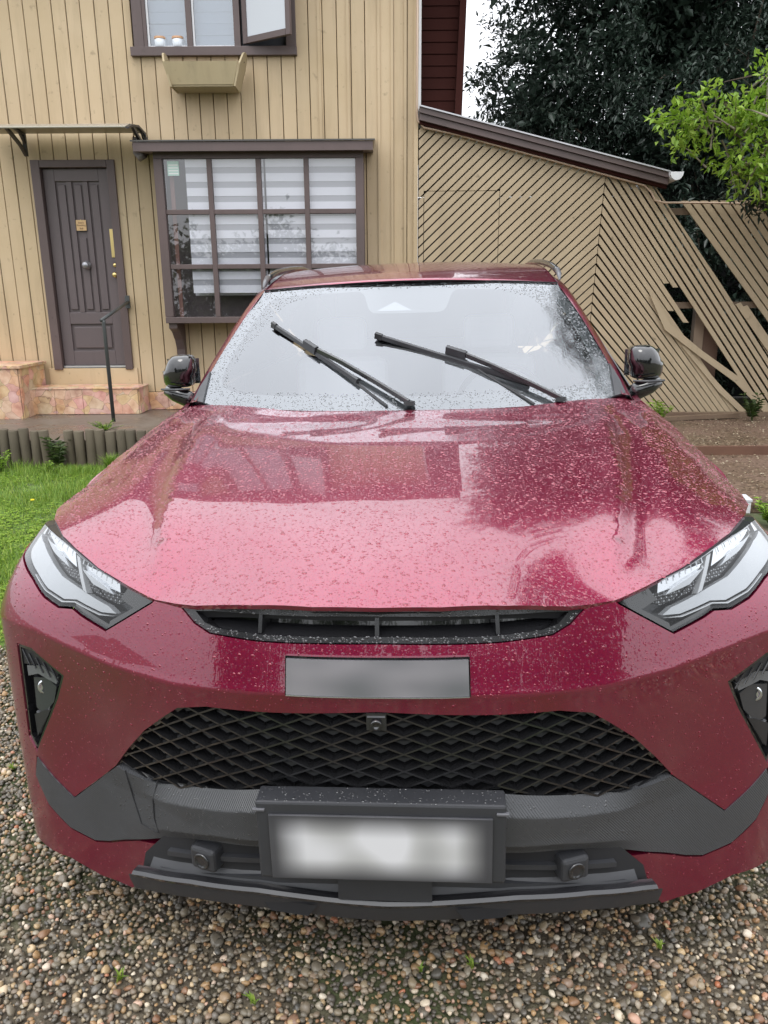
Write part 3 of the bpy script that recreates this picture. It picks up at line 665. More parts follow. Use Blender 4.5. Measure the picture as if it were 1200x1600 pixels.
# drooping dark bough in front of the fence top
bo=empty('overhanging_bough',(5.0,8.6,2.9),label='dark leafy bough hanging over the fence top at the right edge',cat='bough')
b3=[(4.35,8.45,2.48,.70,.25,.24),(3.95,8.45,2.62,.35,.22,.14),(4.9,8.5,2.75,.6,.3,.3)]
me,P,T=crown(b3,190,30,.085,.36,rt,shell=.2,spread=.14); at(link('leaves',me,M_LEAFD,bo)); at(twigs(P,T,80,rt,.006,.3).build('twigs',m_bark,bo,kind='stuff')); 
mb=MB().tube([(5.9,9.2,3.3),(5.2,8.7,2.95),(4.4,8.45,2.6),(3.9,8.45,2.6)],[.03,.022,.012,.005],6); at(mb.build('branch',m_bark,bo))
# shade plants behind the fence gap
u=empty('understory_shrub',(4.6,10.6,0),label='dark shrub filling the space behind the broken fence',cat='shrub')
me,P,T=crown([(4.2,10.6,1.2,1.3,.7,1.1),(6.2,10.6,1.3,1.5,.8,1.2),(4.0,10.4,2.3,.9,.6,.6)],300,40,.12,.4,rt,shell=.3); at(link('leaves',me,M_LEAFD,u)); at(twigs(P,T,60,rt).build('stems',m_bark,u,kind='stuff'))

# ------------------------------------------------------------------ trees and hedge behind the photographer (seen in the paint)
for i,(tx,ty,hh) in enumerate(((-10.5,-9,4.0),(-5.5,-17,3.0),(6.0,-17,3.0),(10.5,-8,4.6))):
    t=empty('garden_tree',(tx,ty,0),label=['round garden tree far left behind the camera','low broad garden tree left behind the camera','garden tree right behind the camera','tall garden tree far right behind the camera'][i],cat='tree',group='trees behind the camera')
    bl=[(tx+rt.normal()*.8,ty+rt.normal()*.5,hh*(.45+.2*q),1.9,1.4,hh*.24) for q in range(3)]
    me,P,T=crown(bl,260,26,.26,.5,rt,shell=.3,spread=.5); at(link('crown',me,M_LEAFM,t)); at(limb_tree((tx,ty,0),(tx,ty,hh*.8),.15,bl,rt).build('trunk',m_bark,t))
hb=empty('hedge',(0,-13,0),label='long clipped hedge behind the camera',cat='hedge')
me,P,T=crown([(x,-13,1.6,1.7,.8,2.1+.35*math.sin(x*1.3)) for x in range(-16,17,2)],1500,24,.27,.5,rt,shell=.4,spread=.5); at(link('leaves',me,M_LEAFM,hb))

# distant pale building seen between the roof and the tree
db=empty('distant_building',(5.2,40,0),label='distant pale building glimpsed between roof and tree',cat='building')
at(MB().box((4.6,40,0),(9.0,46,9.4)).build('wall',mat('pale_render',(.55,.58,.6),.8),db))
for q in range(4):
    for w_ in range(3): at(MB().box((5.0+w_*1.3,39.97,1.2+q*2.2),(5.8+w_*1.3,39.99,2.4+q*2.2)).build('window',M_STEEL,db))

# ------------------------------------------------------------------ lawn blades, clover
gr=np.random.default_rng(11)
def ztop(x,y): return .004+.018*np.clip((y-edge_y(x))/.5,0,1)+.008*noise2(x,y,2)
n=120000
x=gr.uniform(-5.2,LX1,n); y=gr.uniform(2.75,6.88,n)
keep=(x<-.55-.20*y+.55)&(y>edge_y(x)-.25*gr.random(n)**2*1.2)&((gr.random(n)<.35+.65*np.clip((y-edge_y(x))/.25,0,1)))
keep&=(noise2(x*2.3,y*2.1,1.4)+gr.normal(size=n)*.5>-.75); x=x[keep]; y=y[keep]; n=len(x); z=ztop(x,y)
az=gr.uniform(0,6.28,n); ln=gr.uniform(.018,.05,n)*(1+.4*noise2(x,y,1.5)); ln[y>6.5]*=1.7; w=gr.uniform(.0022,.004,n); lean=gr.uniform(.1,1.0,n)
dx=np.cos(az);dy=np.sin(az)
p0=np.stack([x-dy*w,y+dx*w,z],1); p1=np.stack([x+dy*w,y-dx*w,z],1); p2=np.stack([x+dx*ln*lean,y+dy*ln*lean,z+ln],1)
me=npmesh('blades',np.stack([p0,p1,p2],1).reshape(-1,3),np.arange(3*n).reshape(-1,3))
def grassmat():
    m=leafmat('grass_blade',(.13,.25,.03),(.24,.40,.05),(.44,.52,.10),.5,.35); return m
M_GRASS=grassmat(); tag(link('lawn_grass',me,M_GRASS),kind='stuff')
nc=26000
x=gr.uniform(-5.0,LX1,nc); y=edge_y(x)+gr.random(nc)**1.3*3.6; k=(noise2(x,y,1.3)+.6*gr.normal(size=nc)*.5>-.15)&(y<6.8); x=x[k];y=y[k];nc=len(x)
z=ztop(x,y)+gr.uniform(.008,.03,nc); s=gr.uniform(.006,.013,nc); V=[];
ang=gr.uniform(0,6.28,nc)
vv=[]
for q in range(3):
    a=ang+q*2.094; ca,sa=np.cos(a),np.sin(a)
    pts=[(0,0),(.9,-.65),(1.5,0),(.9,.65)]
    for (u1,v1) in pts: vv.append(np.stack([x+(ca*u1-sa*v1)*s,y+(sa*u1+ca*v1)*s,z+gr.uniform(-.002,.002,nc)],1))
V=np.stack(vv,1).reshape(-1,3); b=np.arange(nc)[:,None]*12
Fq=np.concatenate([b+np.array([[q*4,q*4+1,q*4+2,q*4+3]]) for q in range(3)],1).reshape(-1,4)
tag(link('clover',npmesh('clover',V,Fq),leafmat('clover_leaf',(.18,.33,.03),(.30,.48,.05),(.44,.56,.09),.5,.35)),kind='stuff')

# small plants one can tell apart
def tuft(name,loc,h,n,label,cat,m,spread=.5,leaf=False,group=None):
    o=empty(name,loc,label=label,cat=cat,group=group)
    if leaf:
        st=MB(); C_=[];D_=[]
        for q in range(n):
            a=gr.uniform(0,6.28); l=gr.uniform(.1,spread); tip=Vector((math.cos(a)*l*h,math.sin(a)*l*h,h*gr.uniform(.6,1))); st.tube([(0,0,0),tip*.5+Vector((0,0,h*.1)),tip],[.004,.003,.0015],5,False)
            for t in np.linspace(.25,1,7):
                for s_ in (-1,1):
                    C_.append(tuple(tip*t)); D_.append((math.cos(a+s_*1.3)+gr.normal()*.3,math.sin(a+s_*1.3)+gr.normal()*.3,.4))
        st.build('stems',M_LEAFM,o); link('leaves',leaves(np.array(C_),np.array(D_),np.full(len(C_),h*.22)*gr.uniform(.7,1.2,len(C_)),.45,gr),m,o)
    else:
        a=gr.uniform(0,6.28,n); l=gr.uniform(.2,1,n)*spread*h; hh=h*gr.uniform(.5,1,n); w=.003
        r0=gr.uniform(0,.25,n)*h; bx=np.cos(gr.uniform(0,6.28,n))*r0; by=np.sin(gr.uniform(0,6.28,n))*r0
        p0=np.stack([bx-np.sin(a)*w,by+np.cos(a)*w,0*a],1);p1=np.stack([bx+np.sin(a)*w,by-np.cos(a)*w,0*a],1)
        m0=np.stack([bx+np.cos(a)*l*.4-np.sin(a)*w*.7,by+np.sin(a)*l*.4+np.cos(a)*w*.7,hh*.7],1);m1=np.stack([bx+np.cos(a)*l*.4+np.sin(a)*w*.7,by+np.sin(a)*l*.4-np.cos(a)*w*.7,hh*.7],1)
        p2=np.stack([bx+np.cos(a)*l,by+np.sin(a)*l,hh],1)
        V=np.stack([p0,p1,m1,m0,p2],1).reshape(-1,3); b=np.arange(n)[:,None]*5
        F_=np.concatenate([b+np.array([[0,1,2]]),b+np.array([[0,2,3]]),b+np.array([[3,2,4]])],1).reshape(-1,3)
        link('blades',npmesh('tuft',V,F_),m,o)
    return o
tuft('weed',(-2.97,6.86,.02),.30,9,'leafy weed growing up in the gap between the edging posts','weed',M_LEAFM,.5,True)
tuft('weed',(-3.42,6.72,.02),.20,9,'spreading bright weed in the lawn at the foot of the leftmost posts','weed',M_LEAFB,.9,True)
tuft('grass_tuft',(-2.45,6.76,.02),.17,260,'long grass tuft against the edging posts right of the gap','grass tuft',M_GRASS,.8)
tuft('grass_tuft',(-2.15,6.72,.02),.15,200,'smaller grass tuft by the posts beside the car fender','grass tuft',M_GRASS,.8)
tuft('weed',(-2.95,6.62,.02),.12,8,'low bright weed in the lawn in front of the post gap','weed',M_LEAFB,1.0,True)
tuft('porch_weed',(-2.74,7.52,.255),.085,26,'low green weed spreading on the porch slab by the handrail foot','weed',M_LEAFB,2.6,True)
tuft('weed',(3.02,8.42,.145),.24,14,'bright weed at the foot of the shed slats just right of the mirror','weed',M_LEAFB,.7,True)
tuft('weed',(4.12,8.55,.145),.30,9,'small weed climbing the fence foot at the far right','weed',M_LEAFM,.4,True)
tuft('weed',(2.62,5.0,.0),.17,16,'green weed beside the white box','weed',M_LEAFB,.9,True)
tuft('dark_weed',(2.85,4.95,.0),.14,18,'dark green weed clump in front of the orange plank','weed',M_LEAFM,1.1,True)
o=tuft('dandelion',(-2.62,5.55,.02),.05,14,'yellow flower in the lawn','flower',M_GRASS,1.2)
MB().lathe([(0,.045),(.014,.05),(.013,.056),(0,.058)],10).build('petals',mat('yellow_petal',(.8,.65,.02),.6),o)

# ------------------------------------------------------------------ gravel
def gravelmat():
    m=mat('pebble',(.2,.18,.15),.36,spec=.5); r=rnd_obj(m); 
    c=ramp(m,r,[(0,(.050,.050,.048)),(.14,(.11,.10,.082)),(.28,(.055,.05,.046)),(.40,(.19,.16,.115)),(.52,(.085,.083,.08)),(.62,(.24,.16,.085)),(.70,(.13,.07,.045)),(.78,(.24,.225,.19)),(.86,(.09,.08,.065)),(.93,(.33,.25,.15)),(.97,(.42,.40,.36)),(1,(.28,.11,.06))])
    v=coords(m); n=noise(m,v,60,3); c=mixc(m,.35,c,ramp(m,n,[(.3,(.1,.1,.1)),(.7,(.9,.9,.9))]),'OVERLAY')
    c=mixc(m,1.,c,(1.42,1.33,1.18),'MULTIPLY'); lk(m,c,bsdf(m).inputs['Base Color']); return m
M_PEB=gravelmat()
pc=bpy.data.collections.new('pebble_shapes')
for q in range(10):
    bm=bmesh.new(); bmesh.ops.create_icosphere(bm,subdivisions=2,radius=1)
    s=Vector((gr.uniform(.8,1.25),gr.uniform(.65,.95),gr.uniform(.4,.68))); ph=gr.uniform(0,6,3)
    for v in bm.verts:
        c=v.co.normalized(); k=1+.10*math.sin(c.x*3+ph[0])+.10*math.sin(c.y*4+ph[1])+.08*math.sin(c.z*5+ph[2]); v.co=Vector((c.x*s.x,c.y*s.y,c.z*s.z))*k
    me=bpy.data.meshes.new('pebble_shape'); bm.to_mesh(me); bm.free(); me.shade_smooth(); me.materials.append(M_PEB)
    pc.objects.link(bpy.data.objects.new('pebble_shape',me))
def scatter(name,P,Rt,S_,Ix,coll,**k):
    me=bpy.data.meshes.new(name); me.vertices.add(len(P)); me.vertices.foreach_set('co',np.asarray(P,np.float32).ravel())
    for nm,tp,ar in (('rot','FLOAT_VECTOR',Rt),('scl','FLOAT_VECTOR',S_)):
        a=me.attributes.new(nm,tp,'POINT'); a.data.foreach_set('vector',np.asarray(ar,np.float32).ravel())
    a=me.attributes.new('idx','INT','POINT'); a.data.foreach_set('value',np.asarray(Ix,np.int32))
    o=bpy.data.objects.new(name,me); COL.objects.link(o); tag(o,**k)
    ng=bpy.data.node_groups.new(name,'GeometryNodeTree'); ng.interface.new_socket('Geometry',in_out='INPUT',socket_type='NodeSocketGeometry'); ng.interface.new_socket('Geometry',in_out='OUTPUT',socket_type='NodeSocketGeometry')
    N=ng.nodes.new; gi=N('NodeGroupInput'); go=N('NodeGroupOutput'); ip=N('GeometryNodeInstanceOnPoints'); ci=N('GeometryNodeCollectionInfo')
    ci.inputs['Collection'].default_value=coll; ci.inputs['Separate Children'].default_value=True; ci.inputs['Reset Children'].default_value=True
    L_=ng.links.new; L_(gi.outputs[0],ip.inputs['Points']); L_(ci.outputs[0],ip.inputs['Instance']); ip.inputs['Pick Instance'].default_value=True
    for nm,dt_,sock in (('idx','INT','Instance Index'),('rot','FLOAT_VECTOR','Rotation'),('scl','FLOAT_VECTOR','Scale')):
        a=N('GeometryNodeInputNamedAttribute'); a.data_type=dt_; a.inputs['Name'].default_value=nm; L_(a.outputs['Attribute'],ip.inputs[sock])
    L_(ip.outputs[0],go.inputs[0]); md=o.modifiers.new('scatter','NODES'); md.node_group=ng; return o
def grid_pts(x0,x1,y0,y1,sp,jit=.45):
    X,Y=np.meshgrid(np.arange(x0,x1,sp),np.arange(y0,y1,sp*.88)); X=X+(np.arange(X.shape[0])%2)[:,None]*sp*.5
    X=X.ravel();Y=Y.ravel(); return X+gr.uniform(-jit,jit,len(X))*sp,Y+gr.uniform(-jit,jit,len(X))*sp
X,Y=grid_pts(-3.0,2.6,.9,4.0,.0136)
# what the camera and low reflections can reach: nose area, left and right of the car
k=((Y<2.2)&(np.abs(X)<1.9))|((X<-.75)&(Y<edge_y(X)+.35))|((X>.8)&(Y<3.0)&(X<2.2))
k&=(X>-.35-.72*Y+.0)&(gr.random(len(X))<np.where(X<-.7,np.clip((edge_y(X)+.25-Y)/.5,0,1),1))
X=X[k];Y=Y[k];n=len(X)
s=gr.lognormal(-5.03,.36,n); s=np.clip(s,.0034,.016); 
zz=gr.uniform(-.004,.006,n)
big=gr.random(n)<.004; s[big]*=2.0
scatter('gravel',np.stack([X,Y,zz-.004],1),np.stack([gr.normal(size=n)*.35,gr.normal(size=n)*.35,gr.uniform(0,6.28,n)],1),np.stack([s,s,s],1),gr.integers(0,10,n),pc,kind='stuff')
# weeds in the gravel
gw=[(-.62,1.42),(.08,1.44),(.20,1.45),(-.95,1.95),(-1.25,2.25),(-.30,1.36),(.66,1.5)]
GWL=['tiny weed between the pebbles at the lower left','tiny weed between the pebbles below the middle of the bumper','tiny weed between the pebbles just right of the bumper middle','small weed in the gravel beside the left corner of the car','small weed in the gravel where lawn and gravel meet','tiny weed between the pebbles at the bottom left of centre','tiny weed between the pebbles at the lower right']
for q,(a,b) in enumerate(gw):
    tuft('gravel_weed',(a,b,0),gr.uniform(.014,.032),int(gr.integers(8,22)),GWL[q],'weed',M_GRASS,1.1,False,'weeds in the gravel')
# dry litter on the terrace
n=5200; x=gr.uniform(1.3,5.4,n); y=gr.uniform(5.4,8.85,n); z=np.where(y>7.03,.147,.078)
L_=gr.uniform(.006,.030,n); D_=np.stack([gr.normal(size=n),gr.normal(size=n),gr.normal(size=n)*.15],1)
lm=leafmat('petal_litter',(.34,.27,.17),(.5,.42,.30),(.07,.045,.025),.6,.1)
tag(link('leaf_litter',leaves(np.stack([x,y,z+.003],1),D_,L_,.6,gr),lm),kind='stuff')
# ================================================================== CAR (car space: x across, y back from the nose, z up)
CYAW,CROLL=R(-3.9),R(1.1)
car=empty('car',(0,1.287,0),(0,-CROLL,CYAW),label='wet crimson red SUV seen from the front with black honeycomb grille',cat='car')
# ---- materials
def paintmat(name):
    m=mat(name,(.30,.006,.040),.30,metal=.68,coat=1,coatr=.012,spec=.5); b=bsdf(m); b.inputs['Coat IOR'].default_value=1.78
    v=coords(m); fl=nd(m,'ShaderNodeTexVoronoi'); fl.inputs['Scale'].default_value=900; lk(m,v,fl.inputs['Vector'])
    lk(m,mixc(m,.22,(.225,.004,.038),mixc(m,1.,fl.outputs['Color'],(.54,.025,.11),'MULTIPLY')),b.inputs['Base Color'])
    # road film: the lower body is duller than the washed upper panels
    sz=nd(m,'ShaderNodeSeparateXYZ'); lk(m,v,sz.inputs[0]); cr_=nd(m,'ShaderNodeMapRange'); lk(m,mth(m,'ADD',sz.outputs['Z'],mth(m,'MULTIPLY',noise(m,v,12,3),.08)),cr_.inputs[0])
    cr_.inputs[1].default_value=.72; cr_.inputs[2].default_value=.83; cr_.inputs[3].default_value=.16; cr_.inputs[4].default_value=.012; lk(m,cr_.outputs[0],b.inputs['Coat Roughness'])
    # rain film: very fine beads in the clear coat
    d1=nd(m,'ShaderNodeTexVoronoi'); d1.inputs['Scale'].default_value=230; d1.inputs['Randomness'].default_value=1; lk(m,v,d1.inputs['Vector'])
    d2=nd(m,'ShaderNodeTexVoronoi'); d2.inputs['Scale'].default_value=110; lk(m,v,d2.inputs['Vector'])
    pick=mth(m,'GREATER_THAN',nd_sep(m,d1.outputs['Color']),.42); h1=mth(m,'MULTIPLY',pick,mth(m,'MAXIMUM',mth(m,'SUBTRACT',.36,d1.outputs['Distance']),0.))
    pick2=mth(m,'GREATER_THAN',nd_sep(m,d2.outputs['Color']),.80); h2=mth(m,'MULTIPLY',pick2,mth(m,'MAXIMUM',mth(m,'SUBTRACT',.34,d2.outputs['Distance']),0.))
    hh=mth(m,'ADD',mth(m,'MULTIPLY',h1,.5),h2)
    g=nd(m,'ShaderNodeNewGeometry'); sx=nd(m,'ShaderNodeSeparateXYZ'); lk(m,g.outputs['Normal'],sx.inputs[0])
    upf=nd(m,'ShaderNodeMapRange'); upf.inputs[1].default_value=.12; upf.inputs[2].default_value=.7; upf.inputs[3].default_value=.0; upf.inputs[4].default_value=1; lk(m,sx.outputs['Z'],upf.inputs[0])
    hh=mth(m,'MULTIPLY',hh,upf.outputs[0])
    bump(m,hh,1.0,.0034,b,'Coat Normal')
    return m
def nd_sep(m,c):
    s=nd(m,'ShaderNodeSeparateColor'); lk(m,c,s.inputs[0]); return s.outputs[0]
M_PAINT=paintmat('crimson_paint')
M_GBLK=mat('gloss_black',(.008,.008,.009),.08,coat=1,coatr=.02)
M_WBLK=mat('wet_black_trim',(.018,.018,.020),.22,coat=.6,coatr=.08)
def rough_black(name,c,scale=900,ribs=False):
    m=mat(name,c,.42,spec=.5); v=coords(m)
    n=noise(m,v,scale,2); n2=noise(m,v,9,4)
    lk(m,ramp(m,n2,[(.35,(.28,.28,.28)),(.6,(.5,.5,.5))]),bsdf(m).inputs['Roughness'])
    if ribs:
        t=coords(m,rot=(0,R(38),0)); w=nd(m,'ShaderNodeTexWave'); w.wave_type='BANDS'; w.bands_direction='X'; w.inputs['Scale'].default_value=75; w.inputs['Distortion'].default_value=.0; lk(m,t,w.inputs['Vector'])
        bump(m,mth(m,'ADD',w.outputs['Fac'],mth(m,'MULTIPLY',n,.3)),.35,.003)
    else: bump(m,n,.25,.001)
    return m
M_CLAD=rough_black('ribbed_cladding',(.055,.057,.061),900,True); M_PLAS=rough_black('black_plastic',(.022,.022,.024)); M_PLAS2=rough_black('grey_black_plastic',(.033,.034,.038))
M_SILV=mat('satin_silver',(.78,.80,.83),.25,metal=.45); M_CHROME=mat('chrome',(.66,.68,.71),.10,metal=.95); M_LGREY=mat('light_housing',(.42,.43,.45),.25,metal=.4)
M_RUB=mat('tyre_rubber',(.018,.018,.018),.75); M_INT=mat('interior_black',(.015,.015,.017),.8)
M_LENS=glassmat('lamp_lens',(.97,.98,.98),-.055,.01)
# ---- plan curve of the nose: arc length s -> x,y
PT=np.array([(0,0),(.2,.010),(.4,.062),(.5,.103),(.6,.150),(.7,.203),(.8,.258),(.87,.300),(.93,.352),(.965,.43),(.978,.53),(.978,.65),(.975,.80),(.97,1.0)])
def spline(t,y,tq):
    n=len(t); h=np.diff(t); A=np.zeros((n,n)); b=np.zeros(n); A[0,0]=A[-1,-1]=1
    for i in range(1,n-1):
        A[i,i-1]=h[i-1];A[i,i]=2*(h[i-1]+h[i]);A[i,i+1]=h[i]; b[i]=6*((y[i+1]-y[i])/h[i]-(y[i]-y[i-1])/h[i-1])
    m=np.linalg.solve(A,b); tq=np.asarray(tq,float); k=np.clip(np.searchsorted(t,tq)-1,0,n-2); d=tq-t[k]; H_=h[k]
    return y[k]+d*((y[k+1]-y[k])/H_-H_*(2*m[k]+m[k+1])/6)+d*d*m[k]/2+d**3*(m[k+1]-m[k])/(6*H_)
ext=np.concatenate([PT[:0:-1]*[-1,1],PT]); Ls=np.concatenate([[0],np.cumsum(np.hypot(*np.diff(ext,axis=0).T))]); Ss=Ls-Ls[len(PT)-1]
sg=np.linspace(-Ss[-1],Ss[-1],4001); XX=spline(Ss,ext[:,0],sg); YY=spline(Ss,ext[:,1],sg)
kk=np.hanning(161); kk/=kk.sum()
def sm_(a): return np.convolve(np.concatenate([2*a[0]-a[80:0:-1],a,2*a[-1]-a[-2:-82:-1]]),kk,'valid')
XX,YY=sm_(XX),sm_(YY); sg=np.concatenate([[0],np.cumsum(np.hypot(np.diff(XX),np.diff(YY)))]); sg-=sg[2000]
TX=np.gradient(XX,sg);TY=np.gradient(YY,sg)
ZCr=np.array([(0,.80),(.2,.798),(.42,.785),(.5,.787),(.6,.790),(.7,.800),(.85,.816),(1.0,.812),(1.3,.79)])
def sst(a,b,x):
    t=np.clip((np.asarray(x,float)-a)/(b-a),0,1); return t*t*(3-2*t)
def off_f(s,z):
    s=np.abs(s); d=z-np.interp(s,ZCr[:,0],ZCr[:,1])
    up=-(.30*d+1.6*sst(.6,1.,s)*d*np.abs(d)); lo=.115*(1-1.1*sst(.65,.92,s))*np.maximum(d,-.34)
    e=.005                                   # soft edge: blend the two slopes within a few millimetres
    w=1/(1+np.exp(-d/e*1.6)); return w*up+(1-w)*lo
def P3(s,z,off):
    s=np.asarray(s,float); z=np.asarray(z,float); off=np.asarray(off,float)*np.ones_like(s)
    x=np.interp(s,sg,XX);y=np.interp(s,sg,YY);tx=np.interp(s,sg,TX);ty=np.interp(s,sg,TY)
    return np.stack([x+ty*off,y-tx*off,z],-1)
def inpoly(px,py,poly):
    poly=np.asarray(poly); x0,y0=poly[:,0],poly[:,1]; x1,y1=np.roll(x0,-1),np.roll(y0,-1)
    c=np.zeros(len(px),bool)
    for a,b,c_,d in zip(x0,y0,x1,y1):
        m=((b>py)!=(d>py))
        with np.errstate(divide='ignore',invalid='ignore'): xi=(c_-a)*(py-b)/(d-b)+a
        c^=m&(px<xi)
    return c
def mirror(half): return [(a,b) for a,b in half]+[(-a,b) for a,b in half[::-1] if a>1e-6]
def resample(poly,sp):
    out=[]; n=len(poly)
    for i in range(n):
        a=np.array(poly[i]);b=np.array(poly[(i+1)%n]); k=max(1,int(math.ceil(np.hypot(*(b-a))/sp)))
        for j in range(k): out.append(tuple(a+(b-a)*j/k))
    return out
def soften(poly,r,n=4,keep=()):
    """round the corners of an outline"""
    out=[]; N=len(poly)
    for i in range(N):
        p=np.array(poly[i],float); a=np.array(poly[i-1],float); b=np.array(poly[(i+1)%N],float)
        la,lb=np.hypot(*(a-p)),np.hypot(*(b-p)); ra=min(r,la*.45); rb=min(r,lb*.45)
        pa=p+(a-p)/la*ra; pb=p+(b-p)/lb*rb
        for t in np.linspace(0,1,n): out.append(tuple((1-t)**2*pa+2*t*(1-t)*p+t*t*pb))
    return out
def panel(name,outline,fn,m,parent=car,sp=.018,holes=(),rim=.014,rimfn=None,extra=None,aniso=1.,flip=False,osp=None):
    """a skin over (u,v) inside an outline, mapped to space by fn, with a turned-in edge"""
    osp=osp or sp
    loops=[resample(outline,osp)]+[resample(h_,osp) for h_ in holes]
    verts=[];edges=[]
    for L_ in loops:
        b=len(verts); verts+=L_; edges+=[(b+i,b+(i+1)%len(L_)) for i in range(len(L_))]
    o=np.array(outline); x0,y0=o.min(0); x1,y1=o.max(0)
    gx,gy=np.meshgrid(np.arange(x0,x1,sp),np.arange(y0,y1,sp*aniso)); gx=gx+(np.arange(gx.shape[0])%2)[:,None]*sp*.5; gx=gx.ravel();gy=gy.ravel()
    if extra is not None: gx=np.concatenate([gx,extra[0]]); gy=np.concatenate([gy,extra[1]])
    bp=np.array([p for L_ in loops for p in L_])
    k=inpoly(gx,gy,loops[0])
    for L_ in loops[1:]: k&=~inpoly(gx,gy,L_)
    gx,gy=gx[k],gy[k]
    dmin=np.full(len(gx),9.)
    for q in bp: dmin=np.minimum(dmin,(gx-q[0])**2+(gy-q[1])**2)
    k=dmin>(min(sp,osp)*.45)**2; gx,gy=gx[k],gy[k]
    vv=[Vector(p) for p in verts]+[Vector((a,b)) for a,b in zip(gx,gy)]
    r=delaunay_2d_cdt(vv,edges,[],0,1e-5); vo=np.array([(p.x,p.y) for p in r[0]]); tri=np.array([f for f in r[2] if len(f)==3])
    c=vo[tri].mean(1); k=inpoly(c[:,0],c[:,1],loops[0])
    for L_ in loops[1:]: k&=~inpoly(c[:,0],c[:,1],L_)
    tri=tri[k]
    P=fn(vo[:,0],vo[:,1])
    # orientation: outward = away from the car's middle
    a,b,c_=P[tri[:,0]],P[tri[:,1]],P[tri[:,2]]; nr=np.cross(b-a,c_-a); out=(a+b+c_)/3-np.array([0,2.3,.6])
    sgn=(nr*out).sum(); 
    if (sgn<0)!=flip: tri=tri[:,::-1]
    me=bpy.data.meshes.new(name); me.from_pydata(P.tolist(),[],tri.tolist()); me.update()
    if rim:
        bm=bmesh.new(); bm.from_mesh(me); bmesh.ops.recalc_face_normals
        bm.normal_update()
        be=[e for e in bm.edges if len(e.link_faces)==1]
        nrm={v:v.normal.copy() for e in be for v in e.verts}
        ret=bmesh.ops.extrude_edge_only(bm,edges=be); nv=[g for g in ret['geom'] if isinstance(g,bmesh.types.BMVert)]
        src={}
        for e in bm.edges:
            a,b=e.verts
            if a in nrm and b in nv and b not in src: src[b]=a
            if b in nrm and a in nv and a not in src: src[a]=b
        if rimfn is not None:
            bm.verts.index_update(); Q_=rimfn(vo[:,0],vo[:,1])
            for v in nv:
                if v in src: v.co=Q_[src[v].index]
        else:
            for v in nv:
                if v in src: v.co-=nrm[src[v]]*rim
        bm.to_mesh(me); bm.free()
    me.shade_smooth(); me.set_sharp_from_angle(angle=R(42))
    e=.0015; U,W_=vo[:,0],vo[:,1]; Na=np.cross(fn(U+e,W_)-fn(U-e,W_),fn(U,W_+e)-fn(U,W_-e)); Na/=np.linalg.norm(Na,axis=1,keepdims=True)+1e-12
    fnr=np.array([me.polygons[q].normal for q in range(0,len(tri),max(1,len(tri)//40))]); ref=np.array([Na[tri[q]].mean(0) for q in range(0,len(tri),max(1,len(tri)//40))])
    if (fnr*ref).sum()<0: Na=-Na
    ln=np.zeros((len(me.loops),3)); nt=len(tri)*3; vi=np.zeros(len(me.loops),np.int32); me.loops.foreach_get('vertex_index',vi)
    ln[:nt]=Na[vi[:nt]]
    for p in me.polygons[len(tri):]:
        for q in p.loop_indices: ln[q]=p.normal
    me.normals_split_custom_set(ln.tolist())
    o=link(name,me,m,parent); return o
def skin(off=0.): return lambda s,z: P3(s,z,off_f(s,z)+off)
# ---------------- bumper skin
hl_low=[(.497,.934),(.618,.859),(.70,.876),(.730,.885),(.777,.879),(.832,.891),(.896,.918),(.97,.940),(1.08,.965),(1.17,.982)]
hl_top=[(1.175,1.000),(1.08,1.013),(.96,1.013),(.851,1.006),(.776,.994),(.674,.973),(.569,.954),(.505,.939)]
slot_low=[(0,.893),(.24,.890),(.345,.893),(.385,.908),(.424,.936)]
gr_half=[(.0,.766),(.35,.748),(.422,.730),(.47,.695),(.533,.645),(.60,.578),(.662,.510)]
lamp_h=[(.928,.765),(.868,.767),(.766,.721),(.804,.652),(.912,.483),(.940,.517)]
half=slot_low+[(.488,.938)]+[(a,b-.004) for a,b in hl_low]+[(1.21,.975),(1.218,.60),(1.205,.34),(1.19,.25),(1.05,.20),(.849,.205),(.76,.176),(.668,.170),(.60,.25),(.536,.338),(.62,.320),(.72,.281),(.762,.272),(.831,.292),(.896,.340),(.936,.41),(.915,.474)]+[(.808,.388)]+gr_half[::-1]
half_u=[p for p in half if p[0]>0]
outline=[(0,.893)]+half_u+[(0,.766)]+[(-a,b) for a,b in half_u[::-1]]
body=panel('front_bumper',outline,skin(),M_PAINT,sp=.016,holes=[lamp_h,[(-a,b) for a,b in lamp_h]],rim=.020,
  extra=(np.tile(np.linspace(-1.19,1.19,160),5),np.concatenate([np.interp(np.abs(np.linspace(-1.19,1.19,160)),ZCr[:,0],ZCr[:,1])+q for q in (-.008,-.004,.0,.004,.008)])))
